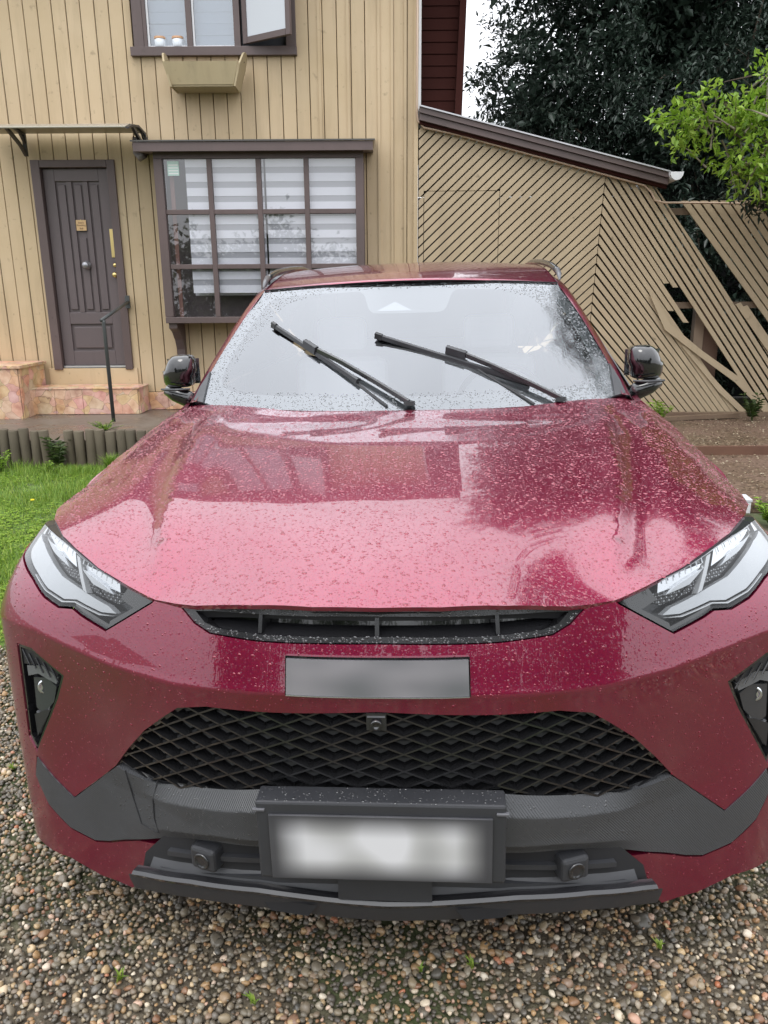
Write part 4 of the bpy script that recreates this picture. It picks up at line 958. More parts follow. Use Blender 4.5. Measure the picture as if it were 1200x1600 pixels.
# ---------------- black slot under the bonnet edge
slot_o=mirror([(0,.957),(.24,.952),(.36,.945),(.424,.9365),(.385,.909),(.345,.894),(.24,.891),(0,.894)])
slot_i=mirror([(0,.942),(.24,.939),(.34,.935),(.385,.930),(.36,.911),(.325,.904),(.23,.902),(0,.905)])
panel('slot_frame',slot_o,skin(-.004),M_WBLK,sp=.012,holes=[slot_i],rim=.03)
panel('slot_backing',slot_o,skin(-.055),M_GBLK,sp=.03,rim=0)
sf=MB(); ss_=np.linspace(-.36,.36,40)
a=P3(ss_,np.full(40,.900),-.036); b=P3(ss_,np.full(40,.906),-.088)
sf.add(list(map(tuple,np.concatenate([a,b]))),[(i,i+1,41+i,40+i) for i in range(39)]); sf.build('slot_floor',M_WBLK,car)
for s0 in (-.235,0,.235):
    mb=MB(); q=[P3(s0+ds,zz,off_f(s0,zz)+of) for ds in (-.004,.004) for zz in (.903,.942) for of in (-.008,-.05)]
    mb.add([tuple(x) for x in q],[(0,1,3,2),(4,6,7,5),(0,4,5,1),(2,3,7,6),(0,2,6,4),(1,5,7,3)]); mb.build('slot_divider',M_WBLK,car)
# ---------------- lower grille
gpoly=mirror([(0,.768),(.35,.750),(.424,.732),(.532,.650),(.675,.505),(.527,.497),(.371,.525),(.245,.545),(0,.552)])
panel('grille_backing',[(a*1.06,.63+(b-.63)*1.25) for a,b in gpoly],skin(-.085),M_INT,sp=.04,rim=0)
panel('grille_edge',soften(gpoly,.004,2),skin(-.012),M_GBLK,sp=.012,holes=[soften(mirror([(0,.760),(.34,.744),(.415,.725),(.525,.643),(.655,.515),(.527,.507),(.371,.535),(.245,.555),(0,.562)]),.004,2)],rim=.05)
HW,HH=.047,.0205
def gz(s,j): return .768-j*HH
def node(i,j): return (i*HW,.766-j*HH-.10*max(0,abs(i*HW)-.35))
gp=np.array(gpoly)
def inside(a,b): return inpoly(np.array([a]),np.array([b]),gp)[0]
M_TILEB=mat('grille_tile_black',(.028,.029,.032),.3); M_LAT=mat('lattice_black',(.012,.012,.013),.18,coat=.8,coatr=.06); lat=MB(); tiles_=[]
for i in range(-16,17):
    for j in range(0,16):
        if (i+j)%2: continue
        for di in (-1,1):
            s0,z0=node(i,j); s1,z1=node(i+di,j+1)
            k=6; pts=[(s0+(s1-s0)*t,z0+(z1-z0)*t) for t in np.linspace(0,1,k+1)]
            run=[p for p in pts if inside(*p)]
            if len(run)<2: continue
            a,b=run[0],run[-1]; d=np.array(b)-np.array(a); L_=np.hypot(*d); nn=np.array([-d[1],d[0]])/L_
            w=.0056
            def Q(p,of,sh): 
                s_,z_=p[0]+nn[0]*sh,p[1]+nn[1]*sh; return tuple(P3(s_,z_,off_f(s_,z_)+of))
            lat.add([Q(a,-.006,w*.35),Q(a,-.006,-w*.35),Q(a,-.030,-w),Q(a,-.030,w),Q(b,-.006,w*.35),Q(b,-.006,-w*.35),Q(b,-.030,-w),Q(b,-.030,w)],[(0,1,5,4),(1,2,6,5),(3,0,4,7),(0,3,2,1),(4,5,6,7),(2,3,7,6)])
        s0,z0=node(i,j); zc=z0-HH; 
        if inside(s0,zc) : tiles_.append((s0,zc))
lat.build('grille_lattice',M_LAT,car)
for (s0,zc) in tiles_:
    hw,hh=HW*.80,HH*.80
    def T_(u,v,of): return tuple(P3(s0+u*hw,zc+v*hh,off_f(s0,zc)+of))
    q=[T_(-1,0,-.050),T_(0,-1,-.042),T_(1,0,-.050),T_(0,1,-.056),T_(-.5,-.15,-.028),T_(0,-.65,-.026),T_(.5,-.15,-.028),T_(0,.30,-.036)]
    MB().add(q,[(0,1,5,4),(1,2,6,5),(2,3,7,6),(3,0,4,7),(4,5,6,7)]).build('grille_tile',M_TILEB,car)
# camera in the grille
ccx=-.005
cmb=MB(); 
for (a0,b0,a1,b1,o0,o1) in ((-.022,.728,.016,.764,-.03,-.002),):
    q=[P3(a,b,o) for o in (o1,o0) for a,b in ((a0,b0),(a1,b0),(a1,b1),(a0,b1))]
    cmb.add([tuple(x) for x in q],[(0,1,2,3),(4,7,6,5),(0,4,5,1),(1,5,6,2),(2,6,7,3),(3,7,4,0)])
cmb.build('camera_housing',M_WBLK,car)
cp=P3(-.003,.742,.0); MB().lathe([(.011,0),(.011,.006),(.006,.007),(.0055,.004),(0,.0045)],16,Matrix.Translation(cp)@Matrix.Rotation(R(90),4,'X')).build('camera_lens',M_GBLK,car,smooth=True)
MB().add([tuple(P3(a,b,o)) for a,b,o in ((-.020,.756,.0),(.014,.756,.0),(.014,.762,-.004),(-.020,.762,-.004))],[(0,1,2,3)]).build('camera_brow',M_PLAS2,car)
# ---------------- cladding strip
def off_c(s,z):
    a=np.abs(s); base=off_f(s,z)+.003; lift=.022*(1-sst(.3,.65,a)); zt=np.interp(a,[0,.25,.37,.53,.668,.8],[.572,.563,.540,.505,.512,.42]); zb=np.interp(a,[0,.25,.37,.53,.8],[.424,.421,.405,.360,.27])
    bt=np.clip((z-(zt-.040))/.040,0,1); bb=np.clip(((zb+.028)-z)/.028,0,1); inn=1-sst(.45,.62,a)
    return base+lift-(.030*bt+.018*bb)*inn
c_top=[(0,.568),(.246,.562),(.371,.536),(.532,.500),(.655,.512)]
chalf=c_top+[(.700,.476),(.806,.386),(.86,.430),(.908,.472),(.930,.415),(.893,.347),(.831,.299),(.762,.279),(.72,.288),(.62,.327),(.54,.358),(.45,.384),(.382,.402),(.257,.420),(0,.424)]
KS=np.linspace(-.62,.62,110)
cl=panel('cladding_strip',mirror(chalf),lambda s,z:P3(s,z,off_c(s,z)),M_CLAD,sp=.012,rim=.03,extra=(np.tile(KS,6),np.concatenate([np.interp(np.abs(KS),[0,.25,.37,.53,.668,.8],[.572,.563,.540,.505,.512,.42])-.040+q for q in (-.003,0,.003)]+[np.interp(np.abs(KS),[0,.25,.37,.53,.8],[.424,.421,.405,.360,.27])+.028+q for q in (-.003,0,.003)])))
# access cover seams on the left of the strip
for pts in ([(-.535,.508),(-.548,.46),(-.552,.41),(-.545,.375)],[(-.625,.512),(-.618,.44),(-.60,.378),(-.548,.374)]):
    q=[tuple(P3(a,b,float(off_c(a,b))+.0006)) for a,b in pts]; MB().tube(q,.0016,5).build('cover_seam',M_INT,car)
# ---------------- lower intake behind, bars, sensors
ip=mirror([(0,.432),(.25,.428),(.371,.414),(.53,.372),(.60,.30),(.62,.24),(.3,.27),(0,.27)])
panel('intake_backing',ip,lambda s,z:P3(s,z,-.085+.05*sst(.1,.6,np.abs(s))),M_INT,sp=.04,rim=0)
def offl(s): return -.055+.045*sst(.15,.62,np.abs(s))
def rail_(name,z0,z1,m,s0,s1,o0,o1,drop=.0,n=60,t=.004):
    """a shelf strip running along the nose: inner edge height/offset z0,o0, outer z1,o1"""
    ss2=np.linspace(s0,s1,n); dz=-drop*np.abs(ss2)**1.6; mb=MB()
    a=P3(ss2,z0+dz,offl(ss2)+o0); b=P3(ss2,z1+dz,offl(ss2)+o1); c=P3(ss2,z1+dz-t,offl(ss2)+o1); d=P3(ss2,z0+dz-t,offl(ss2)+o0)
    V=np.concatenate([a,b,c,d]); f=[(i,i+1,n+i+1,n+i) for i in range(n-1)]+[(n+i,n+i+1,2*n+i+1,2*n+i) for i in range(n-1)]+[(2*n+i,2*n+i+1,3*n+i+1,3*n+i) for i in range(n-1)]+[(3*n+i,3*n+i+1,i+1,i) for i in range(n-1)]
    mb.add([tuple(v) for v in V],f); return autosmooth(mb.build(name,m,car),30)
for (z,h_) in ((.385,.012),(.338,.014)):
    for sg_ in (-1,1):
        s0,s1=(.10,.545 if z<.36 else .52) 
        rail_('intake_bar',z,z-.004,M_PLAS2,sg_*s1 if sg_<0 else s0,-s0 if sg_<0 else s1,-.045,-.012,.12,30,h_)
for sx in (-.415,.415):
    z=.352; o_=float(offl(sx)); c_=P3(sx,z,o_+.0); tx,ty=float(np.interp(sx,sg,TX)),float(np.interp(sx,sg,TY))
    Mx=Matrix.Translation(c_)@Matrix.Rotation(math.atan2(ty,tx),4,'Z')
    o=MB().box((-.032,-.006,-.026),(.032,.05,.028),.008,Mx).build('sensor_mount',M_PLAS2,car)
    MB().lathe([(.019,0),(.019,.004),(.015,.0045),(.014,.002),(.006,.003),(0,.003)],20,Mx@Matrix.Translation((0,-.006,0))@Matrix.Rotation(R(90),4,'X')).build('parking_sensor',M_WBLK,o,smooth=True)
# lower valance and lip
def lipz(s): a=np.abs(s); return np.interp(a,[0,.29,.45,.58,.64],[0,.012,.004,-.015,-.03])
def loft(name,prof,m,smax,n=90,sm=True,off=lambda s,o:offl(s)+o,zf=lipz):
    ss2=np.linspace(-smax,smax,n); k=len(prof); V=[]
    for z,o in prof: V.append(P3(ss2,z+zf(ss2),off(ss2,o)))
    V=np.concatenate(V); f=[(j*n+i,j*n+i+1,(j+1)*n+i+1,(j+1)*n+i) for j in range(k-1) for i in range(n-1)]
    ob=MB().add([tuple(v) for v in V],f).build(name,m,car); autosmooth(ob,25); return ob
loft('valance',[(.335,-.05),(.325,-.035),(.297,-.012),(.292,-.010)],M_PLAS2,.575)
loft('lip_edge',[(.293,-.012),(.290,.004),(.284,.010),(.277,.008),(.274,.0)],M_WBLK,.615)
loft('lip',[(.276,.002),(.262,.000),(.228,-.010),(.219,-.02),(.226,-.12),(.30,-.13)],M_PLAS2,.635)
mbk=MB(); 
for a,b,of in ((-.10,.10,0),):
    q=[P3(s_,z_,o_) for (z_,o_) in ((.350,-.046),(.303,-.040)) for s_ in np.linspace(a,b,8)]
    mbk.add([tuple(x) for x in q],[(i,i+1,9+i,8+i) for i in range(7)])
mbk.build('centre_cover',M_PLAS2,car)
for sx in (-.22,.22):
    q=[P3(sx+a,z,o) for a,z,o in ((-.07,.272,-.050),(.07,.272,-.050),(.045,.240,-.052),(-.045,.240,-.052))]
    MB().add([tuple(x) for x in q],[(0,1,2,3)]).build('lip_scoop',M_INT,car)
# ---------------- name plate and number plate
def slab(name,x0,x1,z0,z1,y0,y1,m,lean=0.,bev=.004,parent=car):
    o=MB().box((x0,y0,z0),(x1,y1,z1),bev).build(name,m,parent); return o
npm=mat('brushed_name_plate',(.35,.36,.38),.35,metal=.7); v=coords(npm); sep=nd(npm,'ShaderNodeSeparateXYZ'); lk(npm,v,sep.inputs[0])
lk(npm,ramp(npm,noise(npm,coords(npm,scale=(6,1,14)),.9,1),[(.3,(.18,.19,.20)),(.7,(.42,.40,.43))]),bsdf(npm).inputs['Base Color'])
def npf(of): return lambda s,z: P3(s,z,-.22*(z-.80)+of)
panel('name_plate_recess',[(-.174,.800),(.174,.800),(.174,.874),(-.174,.874)],npf(.004),M_GBLK,sp=.02,rim=.02)
panel('name_plate',[(-.171,.8035),(.171,.8035),(.171,.870),(-.171,.870)],npf(.008),npm,sp=.02,rim=.006)
panel('name_plate_edge',[(-.171,.8015),(.171,.8015),(.171,.8035),(-.171,.8035)],npf(.010),M_CHROME,sp=.02,rim=.006)
pm=mat('plate_smudged',(.6,.6,.6),.45)
gd=nd(pm,'ShaderNodeTexCoord'); sx_=nd(pm,'ShaderNodeSeparateXYZ'); lk(pm,gd.outputs['Object'],sx_.inputs[0])
ex=mth(pm,'ABSOLUTE',sx_.outputs['X']); ez=mth(pm,'ABSOLUTE',mth(pm,'SUBTRACT',sx_.outputs['Z'],.487))
fx=ramp(pm,ex,[(.145,(1,1,1)),(.175,(.55,.55,.55)),(.205,(.04,.04,.04))]); fz=ramp(pm,ez,[(.025,(1,1,1)),(.048,(.5,.5,.5)),(.070,(.04,.04,.04))])
ns=ramp(pm,noise(pm,coords(pm,scale=(1,.2,.8)),8.5,0,.3),[(.30,(.26,.26,.25)),(.48,(.42,.42,.41)),(.62,(.60,.60,.61))])
cc=mixc(pm,1.,mixc(pm,1.,fx,fz,'MULTIPLY'),ns,'MULTIPLY'); lk(pm,mixc(pm,1.,cc,(.045,.045,.05),'ADD'),bsdf(pm).inputs['Base Color'])
ph_=slab('plate_holder',-.242,.242,.410,.585,-.024,.03,M_PLAS2,bev=.005)
slab('number_plate',-.216,.216,.415,.560,-.030,-.0245,pm,bev=.001)
M_UNITC=mat('clip_grey',(.12,.12,.13),.3)
for sx in (-.235,.235): slab('holder_clip',sx-.012,sx+.012,.566,.571,-.028,-.020,M_UNITC,bev=.001)
# ---------------- headlights
hl_poly=hl_low+hl_top
_lo=np.array(hl_low); _hi=np.array(hl_top[::-1])
def hst(pts): return [(a,float(np.interp(a,_lo[:,0],_lo[:,1])*(1-t)+np.interp(a,_hi[:,0],_hi[:,1])*t)) for a,t in pts]
def headlight(sg_):
    pol=[(sg_*a,b) for a,b in hl_low+hl_top]
    back=panel('headlight',pol,lambda s,z:P3(s,z,off_f(s,z)-.040),M_HBACK,sp=.02,rim=1,rimfn=lambda s,z:P3(s,z,off_f(s,z)-.003))
    P_=lambda nm,pl_,of,m,**k: panel(nm,[(sg_*a,b) for a,b in pl_],(lambda s,z:P3(s,z,off_f(s,z)+of)),m,parent=back,**k)
    P_('lens',hl_low+hl_top,-.002,M_LENS,sp=.012,rim=.006,osp=.012)
    lo_=resample(hl_low,.02)[:-1]
    k_=[p for p in hl_low if p[0]<.74]; blk=k_+[(a,b+.0075) for a,b in k_[::-1] if .60<a]+[(.617,.8735),(.512,.934)]
    P_('black_surround',blk,-.009,M_GBLK,sp=.010,rim=.02)
    P_('black_surround',hst([(.505,.05),(.56,.20),(.60,.55),(.575,.98),(.508,.98)]),-.016,M_GBLK,sp=.010,rim=.02)
    P_('light_blade',hst([(.605,.24),(.65,.19),(.70,.15),(.735,.12),(.777,.10),(.84,.07),(.90,.06),(.97,.08),(1.03,.20),(1.05,.45),(1.0,.66),(.93,.62),(.86,.52),(.80,.43),(.74,.37),(.68,.37),(.63,.38)]),-.012,M_BLADE,sp=.009,rim=.015,osp=.01)
    P_('blade_edge',hst([(.605,.20),(.65,.145),(.70,.105),(.735,.075),(.777,.055),(.84,.03),(.90,.025),(.90,.045),(.84,.05),(.777,.08),(.735,.10),(.70,.13),(.65,.17)]),-.007,M_LGREY,sp=.008,rim=.006,osp=.01)
    P_('mesh_insert',hst([(.655,.42),(.72,.41),(.79,.46),(.865,.60),(.83,.64),(.77,.60),(.70,.56)]),-.022,honey,sp=.010,rim=.01)
    P_('mesh_insert',hst([(.575,.50),(.61,.42),(.645,.43),(.69,.58),(.64,.64),(.59,.64)]),-.022,honey,sp=.010,rim=.01)
    for (pl_,ol) in (([(.605,.68),(.69,.64),(.745,.80),(.66,.90),(.61,.88)],[(.615,.66),(.685,.63),(.735,.76),(.66,.74)]),([(.765,.68),(.86,.72),(.945,.84),(.86,.93),(.79,.93)],[(.78,.66),(.86,.69),(.925,.80),(.84,.78)])):
        P_('reflector',hst(pl_),-.018,M_CHROME,sp=.010,rim=.02)
        P_('optic',hst(ol),-.009,M_BLADE,sp=.01,rim=.010)
        a0,a1=pl_[0][0]+.02,pl_[2][0]-.01
        for q in range(7):
            sx=a0+(a1-a0)*q/6; (_,z0_),(_,z1_)=hst([(sx,.84),(sx,.95)])
            qd=[tuple(P3(sg_*(sx+d_),z_,float(off_f(sx,z_))-.010)) for d_,z_ in ((-.0018,z0_),(.0018,z0_),(.0018,z1_),(-.0018,z1_))]
            MB().add(qd,[(0,1,2,3)]).build('flute',M_BLADE,back)
    P_('divider_rib',hst([(.70,.40),(.715,.40),(.765,.93),(.75,.93)]),-.008,M_LGREY,sp=.01,rim=.015)
    P_('outer_reflector',hst([(.97,.72),(1.05,.60),(1.10,.75),(1.05,.95),(.98,.93)]),-.014,M_CHROME,sp=.010,rim=.01)
    P_('top_trim',hst([(.53,.94),(.60,.93),(.70,.955),(.80,.955),(.95,.95),(.95,.975),(.80,.985),(.70,.985),(.60,.975)]),-.008,M_LGREY,sp=.010,rim=.008)
M_BLADE=mat('light_blade_silver',(.38,.395,.42),.20,metal=.40,coat=.8); M_HBACK=mat('lamp_back',(.035,.037,.04),.15,metal=.3)
honey=mat('honeycomb_dark',(.03,.03,.033),.25,metal=.4); hv=nd(honey,'ShaderNodeTexVoronoi'); hv.inputs['Scale'].default_value=170; hv.inputs['Randomness'].default_value=0; lk(honey,coords(honey),hv.inputs['Vector'])
lk(honey,ramp(honey,hv.outputs['Distance'],[(.25,(.30,.31,.33)),(.42,(.02,.02,.022))]),bsdf(honey).inputs['Base Color']); bump(honey,hv.outputs['Distance'],.8,.003)
for sg_ in (-1,1): headlight(sg_)
# ---------------- corner lamp units in the bumper
M_UNIT=mat('lamp_unit_grey',(.16,.165,.175),.22,metal=.3); M_UNIT2=mat('lamp_unit_dark',(.06,.062,.066),.15,metal=.3)
def cornerlamp(sg_):
    pol=[(sg_*a,b) for a,b in lamp_h]
    back=panel('corner_lamp',pol,lambda s,z:P3(s,z,off_f(s,z)-.026),M_INT,sp=.03,rim=1,rimfn=lambda s,z:P3(s,z,off_f(s,z)-.004))
    cv=lambda a,b:(.766+(a-.782)*.702,.483+(b-.428)*.94)
    P_=lambda nm,pl_,of,m,**k: panel(nm,[(sg_*cv(a,b)[0],cv(a,b)[1]) for a,b in pl_],(lambda s,z:P3(s,z,off_f(s,z)+of)),m,parent=back,**k)
    inn=[(1.003,.716),(.945,.726),(.797,.703),(.857,.625),(1.003,.455)]
    panel('lamp_frame',[(sg_*a,b) for a,b in lamp_h],lambda s,z:P3(s,z,off_f(s,z)-.003),M_GBLK,parent=back,sp=.012,holes=[[(sg_*a,b) for a,b in [(.918,.756),(.868,.758),(.778,.716),(.813,.652),(.908,.500),(.930,.525)]]],rim=.02)
    P_('textured_pad',[(1.0,.715),(.945,.725),(.80,.702),(.828,.668),(.905,.688),(1.0,.672)],-.006,M_PLAS,sp=.012,rim=.015)
    for q in range(5):
        a=.99-q*.035; pts=[tuple(P3(sg_*(cv(a-t*.03,0)[0]),cv(0,.715-.006*q-.035*t)[1],float(off_f(cv(a,0)[0],.72))-.004)) for t in (0,.5,1)]; MB().tube(pts,.0022,5).build('pad_rib',M_WBLK,back)
    P_('silver_brow',[(.99,.668),(.905,.684),(.829,.664),(.845,.643),(.93,.657),(.99,.640)],-.008,M_UNIT,sp=.012,rim=.015)
    P_('lamp_block',[(.975,.636),(.90,.648),(.86,.630),(.885,.585),(.945,.540),(.985,.55)],-.014,M_UNIT2,sp=.012,rim=.012)
    c_=P3(sg_*.872,.660,-.024); MB().lathe([(.019,0),(.019,.006),(.015,.008),(.013,.004),(.006,.008),(0,.009)],18,Matrix.Translation(c_)@Matrix.Rotation(R(90),4,'X')@Matrix.Rotation(R(-25*sg_),4,'Y')).build('lamp_lens',M_CHROME,back,smooth=True)
    P_('lower_facet',[(.985,.540),(.95,.53),(.905,.570),(.93,.53),(.985,.475)],-.012,M_UNIT,sp=.012,rim=.012)
    P_('lower_pad',[(.995,.53),(.93,.555),(.90,.562),(.93,.53),(.995,.468)],-.010,M_PLAS,sp=.012,rim=.012)
for sg_ in (-1,1): cornerlamp(sg_)
# ---------------- bonnet: thin-plate surface through measured points, plus creases
CP=[(0,.03,.966),(0,.12,.993),(0,.3,1.032),(0,.5,1.066),(0,.8,1.106),(0,1.1,1.135),(0,1.30,1.150),
 (.24,.055,.962),(.25,.3,1.028),(.3,.6,1.078),(.3,.9,1.114),(.3,1.2,1.140),
 (.456,.133,.941),(.527,.172,.957),(.612,.23,.975),(.69,.298,.997),(.744,.354,1.009),(.815,.46,1.016),(.868,.58,1.010),(.900,.70,1.002),(.918,.85,1.000),
 (.922,1.0,1.022),(.918,1.2,1.048),(.905,1.4,1.082),(.87,1.55,1.12),
 (.45,.35,1.022),(.55,.6,1.066),(.6,.9,1.108),(.62,1.2,1.138),
 (.72,.6,1.058),(.76,.85,1.083),(.77,1.1,1.108),(.77,1.35,1.135),(.84,.85,1.052),(.84,1.1,1.082),(.83,1.35,1.118),(.76,1.5,1.155),(.4,1.33,1.148)]
cp_=np.array([c for c in CP]+[(-a,b,c) for a,b,c in CP if a>0],float)
def tps_fit(P,Z,lam=2e-4):
    n=len(P); d=np.hypot(P[:,None,0]-P[None,:,0],P[:,None,1]-P[None,:,1]); K=np.where(d>0,d*d*np.log(d+1e-12),0)+lam*np.eye(n)
    Q=np.c_[np.ones(n),P]; A=np.block([[K,Q],[Q.T,np.zeros((3,3))]]); return np.linalg.solve(A,np.r_[Z,0,0,0])
tw_=tps_fit(cp_[:,:2],cp_[:,2])
def tps(x,y):
    x=np.asarray(x,float).ravel(); y=np.asarray(y,float).ravel(); out=np.zeros(len(x))
    for i,(a,b,_) in enumerate(cp_):
        d=np.hypot(x-a,y-b); out+=tw_[i]*d*d*np.log(d+1e-12)
    n=len(cp_); return out+tw_[n]+tw_[n+1]*x+tw_[n+2]*y
def crx(y): return np.interp(y,[.15,.3,.6,1.0,1.3],[.455,.495,.565,.62,.655])
def hoodz(x,y):
    x=np.asarray(x,float); y=np.asarray(y,float); z=tps(x,y); a=np.abs(x); c=crx(y)
    f=sst(.16,.36,y)*(1-sst(1.05,1.32,y)); d=a-c
    z=z+f*(.009*np.exp(-(d/.05)**2*(d<0))*(d<0)+.009*(1-sst(0,.030,d))*(d>=0)-.012*np.exp(-((d-.055)/.045)**2)*(d>=0))
    f2=sst(.25,.7,y)*(1-sst(1.3,1.5,y)); cx=np.interp(y,[.3,.85,1.1,1.4],[.80,.812,.81,.80]); z=z+f2*.006*np.exp(-((a-cx)/.03)**2)
    # rear hollow near the screen
    z=z-.008*np.exp(-((y-1.17)/.07)**2)*sst(.0,.25,a)*(1-sst(.42,.6,a))
    return z
def cowl_y(x): return 1.298+.27*np.abs(x)**2
hood_half=[(0,.030),(.12,.034),(.24,.053),(.36,.088),(.456,.131),(.527,.170),(.612,.228),(.69,.295),(.744,.350),(.815,.455),(.868,.575),(.900,.70),(.916,.85),(.920,1.0),(.916,1.2),(.902,1.4),(.872,1.52),(.835,1.545)]
xs2=np.linspace(.80,0,14); hood_half+=[(x,float(cowl_y(x)) if x<.72 else float(cowl_y(.72))+ (x-.72)*1.1) for x in xs2]
hood=panel('bonnet',mirror(hood_half),lambda x,y:np.stack([x,y,hoodz(x,y)],-1),M_PAINT,sp=.016,rim=.010,osp=.02)
# shadow gap filler under the bonnet edge
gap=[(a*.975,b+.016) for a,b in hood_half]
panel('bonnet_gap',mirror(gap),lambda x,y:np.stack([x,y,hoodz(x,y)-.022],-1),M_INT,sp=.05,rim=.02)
# ---------------- lofted body side, one mesh per side
def side_x(y,z):
    """outer skin half width"""
    w=np.interp(y,[.5,.62,.8,1.2,1.6,2.4,3.3,3.9,4.4,4.62,4.72],[.972,.978,.975,.962,.940,.930,.935,.945,.925,.87,.80])
    zs=np.array([.18,.30,.45,.60,.75,.88,.96,1.04,1.12]); of=np.interp(z,zs,[-.05,-.015,-.012,-.02,-.006,.0,-.018,-.046,-.070])
    lean=-.075*(1-sst(.60,.98,y))*sst(.84,1.0,z)-.02*(1-sst(.6,.9,y))*sst(.80,.9,z)
    return w+of+lean
WHL=((.97,.375),(3.708,.375))
def belt(y): return np.interp(y,[.5,.6,.7,.85,1.0,1.2,1.4,1.52,1.7,2.6,3.6,4.2,4.6,4.72],[.99,.993,.992,.994,1.016,1.042,1.076,1.11,1.135,1.15,1.165,1.16,1.10,1.05])
def sidepoly():
    top=[(y,float(belt(y))) for y in (.60,.70,.85,1.0,1.2,1.4,1.52,1.7,2.1,2.6,3.1,3.6,4.2,4.6,4.72)]
    low=[(4.72,.55),(4.66,.34),(4.3,.27)]
    arc=lambda cx,cz,r:[(cx+r*math.cos(t),cz+r*math.sin(t)) for t in np.linspace(R(-18),R(198),26)]
    a2=arc(WHL[1][0],WHL[1][1],.40); a1=arc(WHL[0][0],WHL[0][1],.40)
    return top+low+[p for p in a2 if p[0]<4.3]+[(3.2,.22),(1.5,.22)]+[p for p in a1 if p[0]>.585]+[(.585,.95)]
for sg_ in (-1,1):
    def fn(y,z,sg_=sg_): 
        x=side_x(y,z); return np.stack([sg_*x,y,z],-1)
    sd_=panel('side_body',sidepoly(),fn,M_PAINT,sp=.035,rim=.02)
    # door seams, handles, arch trims, sill
    for pts in ([(1.62,1.12),(1.60,.7),(1.55,.34),(1.7,.26)],[(2.62,1.14),(2.60,.7),(2.62,.28)],[(3.45,1.15),(3.35,.85),(3.15,.6),(3.1,.30)]):
        MB().tube([(sg_*float(side_x(a,b)+.0005),a,b) for a,b in pts],.003,5).build('door_seam',M_INT,car)
    for hy in (2.42,3.25):
        MB().box((sg_*.935-.012,hy-.1,1.02),(sg_*.935+.012,hy+.1,1.045),.006).build('door_handle',M_PAINT,car)
    for cy,cz in WHL:
        mb=MB(); th=np.linspace(R(-16),R(196),30)
        V=[]
        for t in th:
            for r,o_ in ((.400,-.03),(.398,.008),(.455,.012),(.462,-.005)):
                y=cy+r*math.cos(t); z=max(.2,cz+r*math.sin(t)); V.append((sg_*(float(side_x(min(max(y,.5),4.7),z))+o_),y,z))
        mb.add(V,[(4*i+j,4*i+j+1,4*i+j+5,4*i+j+4) for i in range(29) for j in range(3)]); autosmooth(mb.build('arch_trim',M_PLAS,car),40)
        mb=MB(); V=[]
        for t in np.linspace(0,R(180),16):
            for x in (.60,.93): V.append((sg_*x,cy+.405*math.cos(t),cz+.405*math.sin(t)))
        mb.add(V,[(2*i,2*i+1,2*i+3,2*i+2) for i in range(15)]); mb.add([(sg_*.60,cy-.42,.2),(sg_*.60,cy+.42,.2),(sg_*.60,cy+.42,.82),(sg_*.60,cy-.42,.82)],[(0,1,2,3)]); mb.build('wheel_well',M_INT,car)
    MB().box((sg_*.90-.03,1.40,.21),(sg_*.90+.03,3.30,.30),.01).build('sill_trim',M_PLAS,car)
# wheels
def wheel(x,y,fl):
    zc=.372-x*math.tan(CROLL)
    w=empty('wheel',(x,y,zc)); w.parent=car; s=1 if x>0 else -1
    Mw=Matrix.Rotation(R(90)*s,4,'Y')
    MB().lathe([(.235,-.10),(.30,-.112),(.352,-.108),(.370,-.085),(.373,0),(.370,.085),(.352,.108),(.30,.112),(.235,.10)],48,Mw).build('tyre',M_RUB,w,smooth=True)
    MB().lathe([(.236,-.10),(.225,-.08),(.215,.03),(.226,.095),(.238,.102)],40,Mw).build('rim',M_SILV,w,smooth=True)
    for q in range(5):
        a=q*2*math.pi/5; mb=MB()
        for da in (-.10,.10):
            c,s_=math.cos(a+da),math.sin(a+da); mb.tube([Mw@Vector((.04*math.cos(a),.04*math.sin(a),.07)),Mw@Vector((.225*c,.225*s_,.088))],[.022,.013],6)
        mb.build('spoke',M_SILV,w)
    MB().lathe([(0,.095),(.05,.09),(.055,.06)],20,Mw).build('hub_cap',M_GBLK,w)
    MB().lathe([(0,.0),(.16,.0),(.16,.02),(0,.02)],24,Mw).build('brake_disc',M_STEEL,w)
for y in (.97,3.708):
    for x in (-.80,.80): wheel(x,y,0)
